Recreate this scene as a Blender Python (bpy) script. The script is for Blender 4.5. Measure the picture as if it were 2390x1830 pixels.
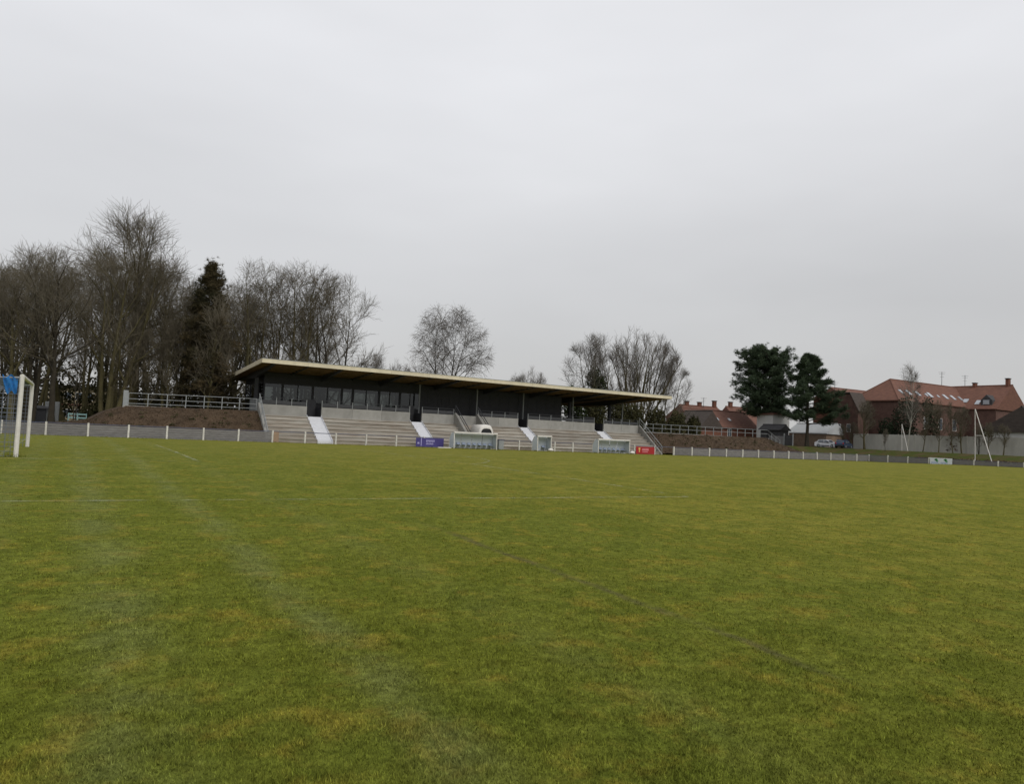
import bpy, bmesh, math, random
import numpy as np
from mathutils import Matrix, Vector

for o in list(bpy.data.objects): bpy.data.objects.remove(o)
scn = bpy.context.scene
C = scn.collection

# ------------------------------------------------------------------ camera
# world: X runs along the touchline, Y across the pitch towards the stand
FPX, PIT, ROL, YAW, EYE = 1723.0, .0562, .0458, 1.0318, 1.85
PW, PH = 2390, 1830
_F0 = np.array([math.cos(YAW), math.sin(YAW), 0]); _R0 = np.array([math.sin(YAW), -math.cos(YAW), 0]); _Z = np.array([0, 0, 1.])
_F = _F0*math.cos(PIT)+_Z*math.sin(PIT); _U0 = _Z*math.cos(PIT)-_F0*math.sin(PIT)
_R = math.cos(ROL)*_R0+math.sin(ROL)*_U0; _U = -math.sin(ROL)*_R0+math.cos(ROL)*_U0
EYEP = np.array([0, 0, EYE])
cam_d = bpy.data.cameras.new('camera'); cam = bpy.data.objects.new('camera', cam_d); C.objects.link(cam)
cam.matrix_world = Matrix([[_R[0], _U[0], -_F[0], 0], [_R[1], _U[1], -_F[1], 0], [_R[2], _U[2], -_F[2], EYE], [0, 0, 0, 1]])
cam_d.sensor_width = 36; cam_d.sensor_fit = 'HORIZONTAL'; cam_d.lens = FPX/PW*36
cam_d.clip_start = .1; cam_d.clip_end = 3000
scn.camera = cam

# ------------------------------------------------------------------ sky, sun, exposure
SUN_EL, SUN_AZ = math.radians(42), math.radians(-80)     # azimuth measured from +X towards +Y
world = bpy.data.worlds.new('World'); scn.world = world; world.use_nodes = True
nt = world.node_tree; nt.nodes.clear()
def N(tree, typ, **kw):
    n = tree.nodes.new(typ)
    for k, v in kw.items(): setattr(n, k, v)
    return n
wo = N(nt, 'ShaderNodeOutputWorld'); bg = N(nt, 'ShaderNodeBackground'); bg.inputs[1].default_value = 1.0
sky = N(nt, 'ShaderNodeTexSky', sky_type='NISHITA'); sky.sun_disc = False
sky.sun_elevation = SUN_EL; sky.sun_rotation = math.pi/2-SUN_AZ
sky.air_density = 1.0; sky.dust_density = 4.0
skm = N(nt, 'ShaderNodeVectorMath', operation='SCALE'); skm.inputs[3].default_value = .1
tc = N(nt, 'ShaderNodeTexCoord'); sep = N(nt, 'ShaderNodeSeparateXYZ')
ramp = N(nt, 'ShaderNodeValToRGB')
cr = ramp.color_ramp
cr.elements[0].position = 0.0; cr.elements[0].color = (.560, .557, .552, 1)
cr.elements[1].position = 1.0; cr.elements[1].color = (1.0, 1.0, 1.03, 1)
e = cr.elements.new(.16); e.color = (.655, .655, .66, 1)
e = cr.elements.new(.45); e.color = (.885, .89, .915, 1)
mp = N(nt, 'ShaderNodeMapping'); mp.inputs['Scale'].default_value = (1, 1, 3.2)
nz = N(nt, 'ShaderNodeTexNoise'); nz.inputs['Scale'].default_value = 1.35; nz.inputs['Detail'].default_value = 4; nz.inputs['Roughness'].default_value = .5
mr = N(nt, 'ShaderNodeMapRange'); mr.inputs[1].default_value = .3; mr.inputs[2].default_value = .7; mr.inputs[3].default_value = .89; mr.inputs[4].default_value = 1.05
mul = N(nt, 'ShaderNodeVectorMath', operation='SCALE')
mix = N(nt, 'ShaderNodeMix', data_type='RGBA'); mix.inputs[0].default_value = .1
L = nt.links.new
L(tc.outputs['Generated'], sep.inputs[0]); L(sep.outputs[2], ramp.inputs[0])
L(tc.outputs['Generated'], mp.inputs[0]); L(mp.outputs[0], nz.inputs['Vector']); L(nz.outputs[0], mr.inputs[0])
L(ramp.outputs[0], mul.inputs[0]); L(mr.outputs[0], mul.inputs[3])
L(sky.outputs[0], skm.inputs[0])
L(mul.outputs[0], mix.inputs[6]); L(skm.outputs[0], mix.inputs[7])
L(mix.outputs[2], bg.inputs[0]); L(bg.outputs[0], wo.inputs[0])
sun_d = bpy.data.lights.new('sun', 'SUN'); sun_d.energy = 1.4; sun_d.angle = math.radians(35); sun_d.color = (1, .97, .92)
sun = bpy.data.objects.new('sun', sun_d); C.objects.link(sun)
sd = Vector((math.cos(SUN_EL)*math.cos(SUN_AZ), math.cos(SUN_EL)*math.sin(SUN_AZ), math.sin(SUN_EL)))
sun.rotation_euler = sd.to_track_quat('Z', 'Y').to_euler(); sun.location = (0, 0, 60)
vs = scn.view_settings
vs.view_transform = 'Standard'; vs.look = 'None'; vs.gamma = 1; vs.exposure = 0; vs.use_curve_mapping = False

# ------------------------------------------------------------------ pixel helpers (source pixels give a direction only)
def ray(x, y): return _F+_R*(x-PW/2)/FPX-_U*(y-PH/2)/FPX
def atT(x, y, t): d = ray(x, y); return EYEP+d*(t/d[1])          # on the plane Y = t
def atS(x, y, s): d = ray(x, y); return EYEP+d*(s/d[0])          # on the plane X = s
def ppm(p): return FPX/float((np.array(p)-EYEP)@_F)              # source pixels per metre there

PC = 35.17     # pitch centre line across
def sstep(a, b, x):
    u = np.clip((x-a)/(b-a), 0, 1); return u*u*(3-2*u)
def gz(s, t):
    s = np.asarray(s, float); t = np.asarray(t, float)
    z = np.maximum(.481*(1-((t-PC)/34)**2), -.05)
    rise = np.maximum(sstep(113.5, 123, s)*1.95, sstep(98, 116, s)*sstep(76, 90, t)*1.95)
    back = sstep(75, 90, t)*.55
    return np.maximum(z, np.where((t > 74) | (s > 113), np.maximum(z, np.maximum(rise, back)), z))

# ------------------------------------------------------------------ materials
MATS = {}
def mat(key, col, rough=.85, var=.12, scale=3.0, bump=0.0, metal=0.0, spec=.3, stretch=None, obvar=0.0, col2=None):
    if key in MATS: return MATS[key]
    m = bpy.data.materials.new(key); m.use_nodes = True; t = m.node_tree
    b = t.nodes['Principled BSDF']; b.inputs['Roughness'].default_value = rough; b.inputs['Metallic'].default_value = metal
    b.inputs['Specular IOR Level'].default_value = spec
    g = N(t, 'ShaderNodeNewGeometry'); mp = N(t, 'ShaderNodeMapping'); mp.inputs['Scale'].default_value = stretch or (1, 1, 1)
    n = N(t, 'ShaderNodeTexNoise'); n.inputs['Scale'].default_value = scale; n.inputs['Detail'].default_value = 5; n.inputs['Roughness'].default_value = .6
    r = N(t, 'ShaderNodeMapRange'); r.inputs[1].default_value = .3; r.inputs[2].default_value = .7
    mx = N(t, 'ShaderNodeMix', data_type='RGBA')
    c2 = col2 if col2 else tuple(min(1, c*(1+var)) for c in col)
    c1 = col if col2 else tuple(c*(1-var) for c in col)
    mx.inputs[6].default_value = (*c1, 1); mx.inputs[7].default_value = (*c2, 1)
    l = t.links.new
    l(g.outputs['Position'], mp.inputs[0]); l(mp.outputs[0], n.inputs['Vector']); l(n.outputs[0], r.inputs[0]); l(r.outputs[0], mx.inputs[0])
    out = mx.outputs[2]
    if obvar:
        oi = N(t, 'ShaderNodeObjectInfo'); hs = N(t, 'ShaderNodeHueSaturation'); mr2 = N(t, 'ShaderNodeMapRange')
        mr2.inputs[3].default_value = 1-obvar; mr2.inputs[4].default_value = 1+obvar
        l(oi.outputs['Random'], mr2.inputs[0]); l(mr2.outputs[0], hs.inputs['Value']); l(out, hs.inputs['Color']); out = hs.outputs[0]
    l(out, b.inputs['Base Color'])
    if bump:
        bp = N(t, 'ShaderNodeBump'); bp.inputs['Strength'].default_value = bump; bp.inputs['Distance'].default_value = .05
        l(n.outputs[0], bp.inputs['Height']); l(bp.outputs[0], b.inputs['Normal'])
    MATS[key] = m; return m

def leafmat(key, col, col2, scale=1.2):
    m = mat(key, col, .8, scale=scale, col2=col2, spec=.15)
    return m

M = dict(
 white=mat('white_paint', (.62, .60, .56), .6, .10, 6),
 white_post=mat('white_concrete_post', (.54, .525, .48), .8, .2, 6, .2, obvar=.10),
 navy=mat('navy_painted_rail', (.075, .085, .13), .5, .2, 5),
 plate=mat('grey_concrete_plate', (.165, .160, .158), .9, .22, 2.2, .3, stretch=(1, 1, 5), obvar=.10),
 step=mat('terrace_concrete', (.235, .195, .155), .9, scale=.9, bump=.5, stretch=(.45, 3, 4), col2=(.40, .385, .345), obvar=.16),
 parapet=mat('parapet_concrete', (.245, .24, .222), .9, scale=1.2, bump=.3, stretch=(1, 1, .8), col2=(.32, .315, .295), obvar=.08),
 stair=mat('pale_stair', (.60, .61, .64), .55, .06, 4),
 galv=mat('galvanised_steel', (.27, .285, .29), .5, .12, 8, metal=.3),
 darkrail=mat('dark_steel', (.045, .047, .052), .5, .2, 6),
 cream=mat('cream_fascia', (.60, .54, .40), .6, .10, 1.5, stretch=(1, 1, .3), obvar=.03),
 soffit=mat('timber_soffit', (.16, .10, .052), .7, .25, 2, stretch=(1, .2, 1)),
 clad=mat('dark_cladding', (.036, .037, .042), .6, .15, 2),
 frame=mat('window_frame_dark', (.03, .031, .036), .5, .1, 3),
 roofing=mat('grey_roofing', (.28, .28, .28), .8, .1, 1),
 floor=mat('platform_concrete', (.30, .295, .28), .9, .1, 1.5),
 mulch=mat('bark_mulch', (.034, .022, .012), 1, scale=1.0, bump=1, col2=(.078, .052, .031)),
 bark=mat('bark_olive', (.050, .043, .018), .95, scale=.8, bump=.5, col2=(.092, .080, .036)),
 barkdark=mat('bark_dark', (.028, .024, .018), .95, scale=1.2, bump=.5, col2=(.05, .042, .028)),
 twig=mat('twig_brown', (.085, .071, .047), .95, scale=.25, col2=(.145, .127, .092)),
 twiggrey=mat('twig_grey_brown', (.105, .092, .078), .95, scale=.4, col2=(.15, .135, .115)),
 birch=mat('birch_bark', (.25, .24, .20), .9, scale=2.5, col2=(.38, .37, .32)),
 pine=leafmat('pine_needles', (.030, .047, .027), (.066, .092, .048), .9),
 cedar=leafmat('cedar_needles', (.034, .036, .019), (.095, .068, .034), .35),
 ivy=leafmat('ivy_leaves', (.018, .03, .010), (.045, .058, .020), 1.0),
 laurel=leafmat('evergreen_leaves', (.013, .022, .012), (.035, .048, .024), .8),
 olive=leafmat('olive_shrub_leaves', (.035, .038, .014), (.075, .068, .03), .8),
 hedge=leafmat('russet_shrub_leaves', (.06, .035, .022), (.10, .06, .035), 1.5),
 brick=mat('red_brick', (.150, .066, .044), .95, .25, 2.5, .3, obvar=.1),
 brickbrown=mat('brown_brick', (.105, .060, .048), .95, .22, 1.2, .3),
 brickpale=mat('pale_brick', (.25, .18, .13), .95, .2, 1.5, .3),
 tile=mat('red_roof_tile', (.105, .052, .038), .9, scale=1.1, bump=.5, stretch=(1, 1, 4), col2=(.172, .080, .054)),
 slatebrown=mat('dark_brown_slate', (.062, .05, .043), .85, .25, 1.2, .3, stretch=(1, 1, 4)),
 tilebrown=mat('brown_roof_tile', (.15, .075, .055), .9, .25, 1.2, .4, stretch=(1, 1, 5)),
 slate=mat('dark_slate', (.05, .05, .052), .8, .2, 1.5),
 render=mat('white_render', (.52, .52, .50), .9, .06, .8),
 sheet=mat('pale_sheet_roof', (.50, .52, .53), .6, .06, 1),
 panelwall=mat('pale_precast_concrete', (.385, .375, .335), .9, .16, .9, .2, stretch=(1, 1, .35), obvar=.04),
 skyl=mat('skylight_glass', (.34, .37, .40), .15, .04, 2, spec=.8),
 black=mat('black_plastic_and_shade', (.02, .02, .022), .5, .1, 4),
 tyre=mat('tyre_rubber', (.02, .02, .02), .9, .1, 5),
 carwhite=mat('white_car_paint', (.62, .63, .65), .3, .03, 1, spec=.5),
 carblue=mat('blue_car_paint', (.025, .045, .09), .25, .05, 1, spec=.5),
 carglass=mat('car_glass', (.08, .095, .115), .08, .03, 1, spec=.9),
 seatblue=mat('blue_seat', (.30, .35, .45), .5, .08, 3),
 frost=mat('frosted_polycarbonate', (.53, .58, .63), .35, .05, 1, spec=.5),
 boardblue=mat('violet_board', (.060, .050, .19), .5, .15, 1.5),
 boardred=mat('red_board', (.31, .020, .022), .5, .1, 1.5),
 boardwhite=mat('white_board', (.66, .70, .74), .5, .03, 2),
 printlilac=mat('lilac_print', (.33, .31, .55), .5, .05, 2),
 printpink=mat('pink_print', (.62, .22, .24), .5, .05, 2),
 printyellow=mat('yellow_print', (.62, .42, .12), .5, .05, 2),
 printgreen=mat('green_print', (.06, .30, .08), .5, .05, 2),
 printblue=mat('pale_blue_print', (.42, .50, .66), .5, .05, 2),
 brownboard=mat('brown_board', (.27, .19, .13), .8, .1, 3),
 netmat=mat('net_cord', (.16, .18, .22), .9, .1, 3),
 jersey=mat('blue_cloth', (.02, .14, .38), .8, .25, 4),
 tan=mat('tan_render', (.30, .25, .16), .9, .1, .5),
 turq=mat('turquoise_paint', (.30, .48, .47), .6, .05, 3),
 asphalt=mat('grey_asphalt', (.16, .16, .165), .95, .15, 4),
)
def glassmat():
    m = bpy.data.materials.new('window_glass'); m.use_nodes = True; t = m.node_tree; t.nodes.clear()
    o = N(t, 'ShaderNodeOutputMaterial'); tr = N(t, 'ShaderNodeBsdfTransparent'); tr.inputs[0].default_value = (.27, .29, .28, 1)
    gl = N(t, 'ShaderNodeBsdfGlossy'); gl.inputs['Roughness'].default_value = .02; gl.inputs[0].default_value = (.9, .95, 1, 1)
    fr = N(t, 'ShaderNodeFresnel'); fr.inputs[0].default_value = 1.6; mx = N(t, 'ShaderNodeMixShader')
    t.links.new(fr.outputs[0], mx.inputs[0]); t.links.new(tr.outputs[0], mx.inputs[1]); t.links.new(gl.outputs[0], mx.inputs[2]); t.links.new(mx.outputs[0], o.inputs[0])
    return m
M['glass'] = glassmat()

# ------------------------------------------------------------------ lawn colour group (shared by ground and blades)
def lawn_group():
    g = bpy.data.node_groups.new('LawnColour', 'ShaderNodeTree')
    g.interface.new_socket('Color', in_out='OUTPUT', socket_type='NodeSocketColor')
    l = g.links.new; out = N(g, 'NodeGroupOutput'); geo = N(g, 'ShaderNodeNewGeometry'); sp = N(g, 'ShaderNodeSeparateXYZ')
    l(geo.outputs['Position'], sp.inputs[0])
    flat = N(g, 'ShaderNodeCombineXYZ'); l(sp.outputs[0], flat.inputs[0]); l(sp.outputs[1], flat.inputs[1])
    def noise(sc, det=4, ro=.55, off=0):
        n = N(g, 'ShaderNodeTexNoise'); n.inputs['Scale'].default_value = sc; n.inputs['Detail'].default_value = det; n.inputs['Roughness'].default_value = ro
        if off:
            a = N(g, 'ShaderNodeVectorMath', operation='ADD'); a.inputs[1].default_value = (off, off*1.7, 0); l(flat.outputs[0], a.inputs[0]); l(a.outputs[0], n.inputs['Vector'])
        else: l(flat.outputs[0], n.inputs['Vector'])
        return n.outputs[0]
    def rng(v, a, b, c=0., d=1.):
        r = N(g, 'ShaderNodeMapRange', interpolation_type='SMOOTHSTEP'); r.inputs[1].default_value = a; r.inputs[2].default_value = b; r.inputs[3].default_value = c; r.inputs[4].default_value = d
        l(v, r.inputs[0]); return r.outputs[0]
    def mth(op, a, b=None):
        m = N(g, 'ShaderNodeMath', operation=op)
        for i, v in enumerate((a, b)):
            if v is None: continue
            if isinstance(v, (int, float)): m.inputs[i].default_value = v
            else: l(v, m.inputs[i])
        return m.outputs[0]
    def mixc(f, a, b):
        m = N(g, 'ShaderNodeMix', data_type='RGBA')
        for i, v in ((0, f), (6, a), (7, b)):
            if isinstance(v, tuple): m.inputs[i].default_value = (*v, 1)
            elif isinstance(v, (int, float)): m.inputs[i].default_value = v
            else: l(v, m.inputs[i])
        return m.outputs[2]
    S, T = sp.outputs[0], sp.outputs[1]
    green, darkg, oliv, yel, dead = (.130, .146, .022), (.086, .106, .014), (.180, .173, .028), (.232, .184, .030), (.28, .175, .045)
    side = mth('ADD', rng(S, 1, 16, 0, .7), mth('SUBTRACT', noise(.22, 3, .5, 3), .5))
    c = mixc(rng(side, .0, .85), green, oliv)
    far = rng(T, 10, 45, 0, .45); c = mixc(mth('MULTIPLY', far, .8), c, (.186, .172, .050))
    big = rng(noise(1.25, 6, .7, 11), .42, .62)
    c = mixc(mth('MULTIPLY', big, .62), c, darkg); b2 = rng(noise(.42, 5, .6, 63), .44, .62); c = mixc(mth('MULTIPLY', b2, .38), c, (.105, .118, .014))
    ye = rng(noise(1.5, 6, .68, 29), .50, .68); c = mixc(mth('MULTIPLY', ye, .60), c, yel)
    de = rng(noise(2.3, 5, .65, 51), .66, .76); c = mixc(mth('MULTIPLY', de, .6), c, dead)
    # pale tyre tracks left by the mower, running across the pitch
    wob = mth('MULTIPLY', mth('SUBTRACT', noise(.35, 2, .5, 71), .5), .55)
    for s0, w, k in ((1.95, .42, .42), (.45, .55, .38), (-.9, .5, .28), (3.6, .5, .14)):
        d = mth('ABSOLUTE', mth('SUBTRACT', mth('ADD', S, wob), s0))
        f = mth('MULTIPLY', rng(d, 0, w, 1, 0), rng(noise(.8, 5, .7, 91), .36, .60, .12, 1))
        c = mixc(mth('MULTIPLY', f, k), c, (.165, .182, .070))
    # worn muddy drain line
    d = mth('ABSOLUTE', mth('SUBTRACT', mth('ADD', S, mth('MULTIPLY', mth('SUBTRACT', noise(1.1, 4, .7, 5), .5), .34)), 5.3))
    ex = mth('MULTIPLY', rng(T, 3.4, 4.0), rng(T, 10.5, 12.5, 1, 0))
    f = mth('MULTIPLY', mth('MULTIPLY', rng(d, .01, .12, 1, 0), ex), rng(noise(1.6, 6, .75, 17), .34, .60, .12, 1))
    c = mixc(mth('MULTIPLY', f, .52), c, (.080, .066, .042))
    wild = mth('MAXIMUM', rng(S, 111.6, 113), rng(T, 73.5, 76)); c = mixc(wild, c, mixc(rng(noise(.5, 4, .6, 33), .4, .62), (.050, .062, .016), (.075, .060, .028)))
    fine = noise(26, 3, .7); mid = noise(7, 5, .7, 7)
    v = mth('MULTIPLY', rng(fine, .25, .75, .74, 1.26), rng(mid, .3, .7, .73, 1.25))
    s2 = N(g, 'ShaderNodeVectorMath', operation='SCALE'); l(c, s2.inputs[0]); l(v, s2.inputs[3])
    l(s2.outputs[0], out.inputs[0]); return g
LAWN = lawn_group()
def lawnmat(key, blades):
    m = bpy.data.materials.new(key); m.use_nodes = True; t = m.node_tree; b = t.nodes['Principled BSDF']
    b.inputs['Roughness'].default_value = .9; b.inputs['Specular IOR Level'].default_value = .02
    gr = N(t, 'ShaderNodeGroup'); gr.node_tree = LAWN; l = t.links.new
    if blades:
        at = N(t, 'ShaderNodeAttribute'); at.attribute_name = 'rnd'; mr = N(t, 'ShaderNodeMapRange'); mr.inputs[3].default_value = .68; mr.inputs[4].default_value = 1.75
        sc = N(t, 'ShaderNodeVectorMath', operation='SCALE'); l(at.outputs['Fac'], mr.inputs[0]); l(gr.outputs[0], sc.inputs[0]); l(mr.outputs[0], sc.inputs[3]); l(sc.outputs[0], b.inputs['Base Color'])
    else:
        l(gr.outputs[0], b.inputs['Base Color'])
        g = N(t, 'ShaderNodeNewGeometry'); n = N(t, 'ShaderNodeTexNoise'); n.inputs['Scale'].default_value = 14; n.inputs['Detail'].default_value = 6; n.inputs['Roughness'].default_value = .7
        bp = N(t, 'ShaderNodeBump'); bp.inputs['Strength'].default_value = .7; bp.inputs['Distance'].default_value = .06
        l(g.outputs['Position'], n.inputs['Vector']); l(n.outputs[0], bp.inputs['Height']); l(bp.outputs[0], b.inputs['Normal'])
    return m
M['lawn'] = lawnmat('lawn', False); M['blade'] = lawnmat('grass_blades', True)
def linemat():
    m = bpy.data.materials.new('worn_line_paint'); m.use_nodes = True; t = m.node_tree; b = t.nodes['Principled BSDF']; l = t.links.new
    b.inputs['Roughness'].default_value = .9; b.inputs['Base Color'].default_value = (.50, .52, .42, 1)
    g = N(t, 'ShaderNodeNewGeometry'); n = N(t, 'ShaderNodeTexNoise'); n.inputs['Scale'].default_value = 1.1; n.inputs['Detail'].default_value = 6; n.inputs['Roughness'].default_value = .75
    r = N(t, 'ShaderNodeMapRange'); r.inputs[1].default_value = .42; r.inputs[2].default_value = .62; r.inputs[3].default_value = .0; r.inputs[4].default_value = .28
    l(g.outputs['Position'], n.inputs['Vector']); l(n.outputs[0], r.inputs[0]); l(r.outputs[0], b.inputs['Alpha']); return m
M['line'] = linemat()

# ------------------------------------------------------------------ object helpers
ORG = {}
def tag(o, label=None, cat=None, group=None, kind=None):
    if label: o['label'] = label
    if cat: o['category'] = cat
    if group: o['group'] = group
    if kind: o['kind'] = kind
    return o
def thing(name, label, cat, loc, group=None):
    o = bpy.data.objects.new(name, None); C.objects.link(o); o.empty_display_size = .3
    o.location = loc; ORG[o.name] = np.array(loc, float); return tag(o, label, cat, group)
def link(name, me, m, parent=None):
    o = bpy.data.objects.new(name, me); C.objects.link(o)
    if m: 
        if not me.materials: me.materials.append(m)
    if parent is not None:
        o.parent = parent; ORG[o.name] = ORG[parent.name]
    else: ORG[o.name] = np.zeros(3)
    return o
def np_mesh(name, V, Fq, smooth=False):
    """V (n,3); Fq list of int arrays (k, m)"""
    me = bpy.data.meshes.new(name); me.vertices.add(len(V)); me.vertices.foreach_set('co', np.ascontiguousarray(V, np.float32).ravel())
    Fq = [f for f in Fq if len(f)]
    loops = np.concatenate([f.ravel() for f in Fq]); tot = np.concatenate([np.full(len(f), f.shape[1]) for f in Fq])
    me.loops.add(len(loops)); me.loops.foreach_set('vertex_index', loops.astype(np.int32))
    me.polygons.add(len(tot)); st = np.concatenate([[0], np.cumsum(tot)[:-1]])
    me.polygons.foreach_set('loop_start', st.astype(np.int32)); me.polygons.foreach_set('loop_total', tot.astype(np.int32))
    if smooth: me.polygons.foreach_set('use_smooth', np.ones(len(tot), bool))
    me.update(calc_edges=True); return me

class MB:
    def __init__(s): s.v = []; s.f = []
    def add(s, V, F):
        k = len(s.v); s.v += [tuple(map(float, p)) for p in V]; s.f += [tuple(i+k for i in f) for f in F]; return s
    def box(s, x0, x1, y0, y1, z0, z1):
        x0, x1 = sorted((x0, x1)); y0, y1 = sorted((y0, y1)); z0, z1 = sorted((z0, z1))
        return s.add([(x0,y0,z0),(x1,y0,z0),(x1,y1,z0),(x0,y1,z0),(x0,y0,z1),(x1,y0,z1),(x1,y1,z1),(x0,y1,z1)],
                     [(0,3,2,1),(4,5,6,7),(0,1,5,4),(1,2,6,5),(2,3,7,6),(3,0,4,7)])
    def hexa(s, lo, hi):       # two 4-point loops
        return s.add(list(lo)+list(hi), [(3,2,1,0),(4,5,6,7),(0,1,5,4),(1,2,6,5),(2,3,7,6),(3,0,4,7)])
    def prism(s, poly, axis, a, b):   # polygon in the two other axes, extruded on axis
        def P(u, w, k): return {'x': (k, u, w), 'y': (u, k, w), 'z': (u, w, k)}[axis]
        n = len(poly); V = [P(u, w, a) for u, w in poly]+[P(u, w, b) for u, w in poly]
        F = [tuple(range(n))[::-1], tuple(range(n, 2*n))]+[(i, (i+1) % n, n+(i+1) % n, n+i) for i in range(n)]
        return s.add(V, F)
    def tube(s, pts, r, n=6, cap=True):
        pts = [np.array(p, float) for p in pts]; rr = r if isinstance(r, (list, tuple)) else [r]*len(pts); V = []; F = []
        d0 = pts[1]-pts[0]; ref = np.array([0, 0, 1.]) if abs(d0[2]) < .9*np.linalg.norm(d0) else np.array([1., 0, 0])
        for i, p in enumerate(pts):
            d = pts[min(i+1, len(pts)-1)]-pts[max(i-1, 0)]; d /= np.linalg.norm(d)
            u = np.cross(d, ref); u /= np.linalg.norm(u); w = np.cross(d, u)
            for k in range(n):
                a = 2*math.pi*k/n+math.pi/n; V.append(p+rr[i]*(u*math.cos(a)+w*math.sin(a)))
        for i in range(len(pts)-1):
            for k in range(n): F.append((i*n+k, i*n+(k+1) % n, (i+1)*n+(k+1) % n, (i+1)*n+k))
        if cap: F += [tuple(range(n)), tuple(range((len(pts)-1)*n, len(pts)*n))[::-1]]
        return s.add(V, F)
    def build(s, name, m, parent=None, bevel=0, smooth=False, recalc=True):
        V = np.array(s.v)
        if parent is not None: V = V-ORG[parent.name]
        me = bpy.data.meshes.new(name); me.from_pydata([tuple(p) for p in V], [], s.f)
        if recalc:
            bm = bmesh.new(); bm.from_mesh(me)
            if bevel: bmesh.ops.bevel(bm, geom=bm.edges[:], offset=bevel, segments=1, affect='EDGES', clamp_overlap=True)
            bmesh.ops.recalc_face_normals(bm, faces=bm.faces); bm.to_mesh(me); bm.free()
        if smooth: me.polygons.foreach_set('use_smooth', [True]*len(me.polygons))
        me.update(); return link(name, me, m, parent)

# ------------------------------------------------------------------ ground
def ground():
    a = np.unique(np.round(np.concatenate([np.linspace(-700, -40, 14), np.arange(-40, 20, 1.), np.arange(20, 105, 3.), np.arange(105, 135, 1.), np.linspace(135, 900, 16)]), 3))
    b = np.unique(np.round(np.concatenate([np.linspace(-200, -10, 8), np.arange(-10, 20, 1.), np.arange(20, 72, 2.), np.arange(72, 100, 1.), np.arange(100, 130, 5), np.linspace(130, 900, 16)]), 3))
    A, B = np.meshgrid(a, b, indexing='ij'); V = np.stack([A, B, gz(A, B)], -1).reshape(-1, 3)
    n, k = len(a), len(b); i, j = np.meshgrid(np.arange(n-1), np.arange(k-1), indexing='ij'); q = (i*k+j).ravel()
    me = np_mesh('ground', V, [np.stack([q, q+k, q+k+1, q+1], 1)], True)
    o = link('ground', me, M['lawn']); tag(o, 'olive green football pitch turf with yellow worn patches', 'ground', kind='structure')
ground()
SG = -1.72
def marking(label, pts, w=.12):
    pts = np.array(pts, float); d = np.gradient(pts, axis=0); d /= np.linalg.norm(d, axis=1)[:, None]; nrm = np.stack([-d[:, 1], d[:, 0]], 1)
    Lp, Rp = pts+nrm*w/2, pts-nrm*w/2; n = len(pts); V = np.zeros((2*n, 3)); V[:n, :2] = Lp; V[n:, :2] = Rp; V[:, 2] = gz(V[:, 0], V[:, 1])+.02
    i = np.arange(n-1); me = np_mesh('pitch_marking', V, [np.stack([i, n+i, n+i+1, i+1], 1)])
    o = link('pitch_marking', me, M['line']); tag(o, label, 'line', kind='structure')
def seg(a, b, n=60): u = np.linspace(0, 1, n)[:, None]; return np.array(a)*(1-u)+np.array(b)*u
marking('worn white side line of the penalty area', seg((SG, PC-20.16), (SG+16.5, PC-20.16)))
marking('worn white front line of the penalty area', seg((SG+16.5, PC-20.1), (SG+16.5, PC+20.1)))
marking('worn white far side line of the penalty area', seg((SG, PC+20.16), (SG+16.4, PC+20.16)))
marking('worn white side line of the goal area', seg((SG, PC-9.16), (SG+5.5, PC-9.16)))
marking('worn white front line of the goal area', seg((SG+5.5, PC-9.1), (SG+5.5, PC+9.1)), .14)
th = np.linspace(-.92, .92, 40); marking('worn white penalty arc outside the box', np.stack([SG+11+9.15*np.cos(th), PC+9.15*np.sin(th)], 1))
marking('worn white goal line', seg((SG, 2), (SG, 69)))
marking('worn white far touchline before the stand', seg((SG, 69.2), (104, 69.2), 120), .1)
marking('worn white halfway line', seg((51, 1), (51, 69), 90), .1)

# grass blades near the camera, one mass nobody could count
def blades():
    rng = np.random.default_rng(5); n = 760000
    u = rng.random(n); r0, r1 = 2.2, 48.; p = -.55
    r = (r0**p+(r1**p-r0**p)*u)**(1/p) if p else r0
    th = YAW+rng.uniform(-.80, .80, n); x, y = r*np.cos(th), r*np.sin(th)
    h = rng.uniform(.014, .034, n)*np.clip(1.15-r/46, .12, 1); w = rng.uniform(.0014, .0028, n)*(1+r*.16)
    # thinner along the muddy drain line
    mud = (np.abs(x-5.3) < .10) & (y > 3.6) & (y < 12) & (rng.random(n) < .6); h[mud] *= .4
    cl = np.sin(x*5.1+1.7*np.sin(y*3.3))*np.sin(y*6.3+1.9*np.sin(x*2.7))+.6*np.sin(x*13.7+y*4.1)*np.sin(y*12.1-x*3.7); h *= np.clip(1+.28*cl, .45, 1.6)
    az = rng.uniform(0, 2*np.pi, n); lean = rng.uniform(.1, 1.15, n); la = rng.uniform(0, 2*np.pi, n)
    z = gz(x, y)-.004; base = np.stack([x, y, z], 1); side = np.stack([np.cos(az), np.sin(az), np.zeros(n)], 1)*w[:, None]
    tip = base+np.stack([np.cos(la)*np.sin(lean)*h, np.sin(la)*np.sin(lean)*h, np.cos(lean)*h], 1)
    V = np.stack([base-side, base+side, tip], 1).reshape(-1, 3); F = np.arange(3*n).reshape(-1, 3)
    me = np_mesh('grass', V, [F]); at = me.attributes.new('rnd', 'FLOAT', 'POINT')
    at.data.foreach_set('value', np.repeat(rng.random(n), 3).astype(np.float32))
    o = link('grass', me, M['blade']); tag(o, 'short mown grass blades of the near pitch', 'grass', kind='stuff')
blades()

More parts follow.
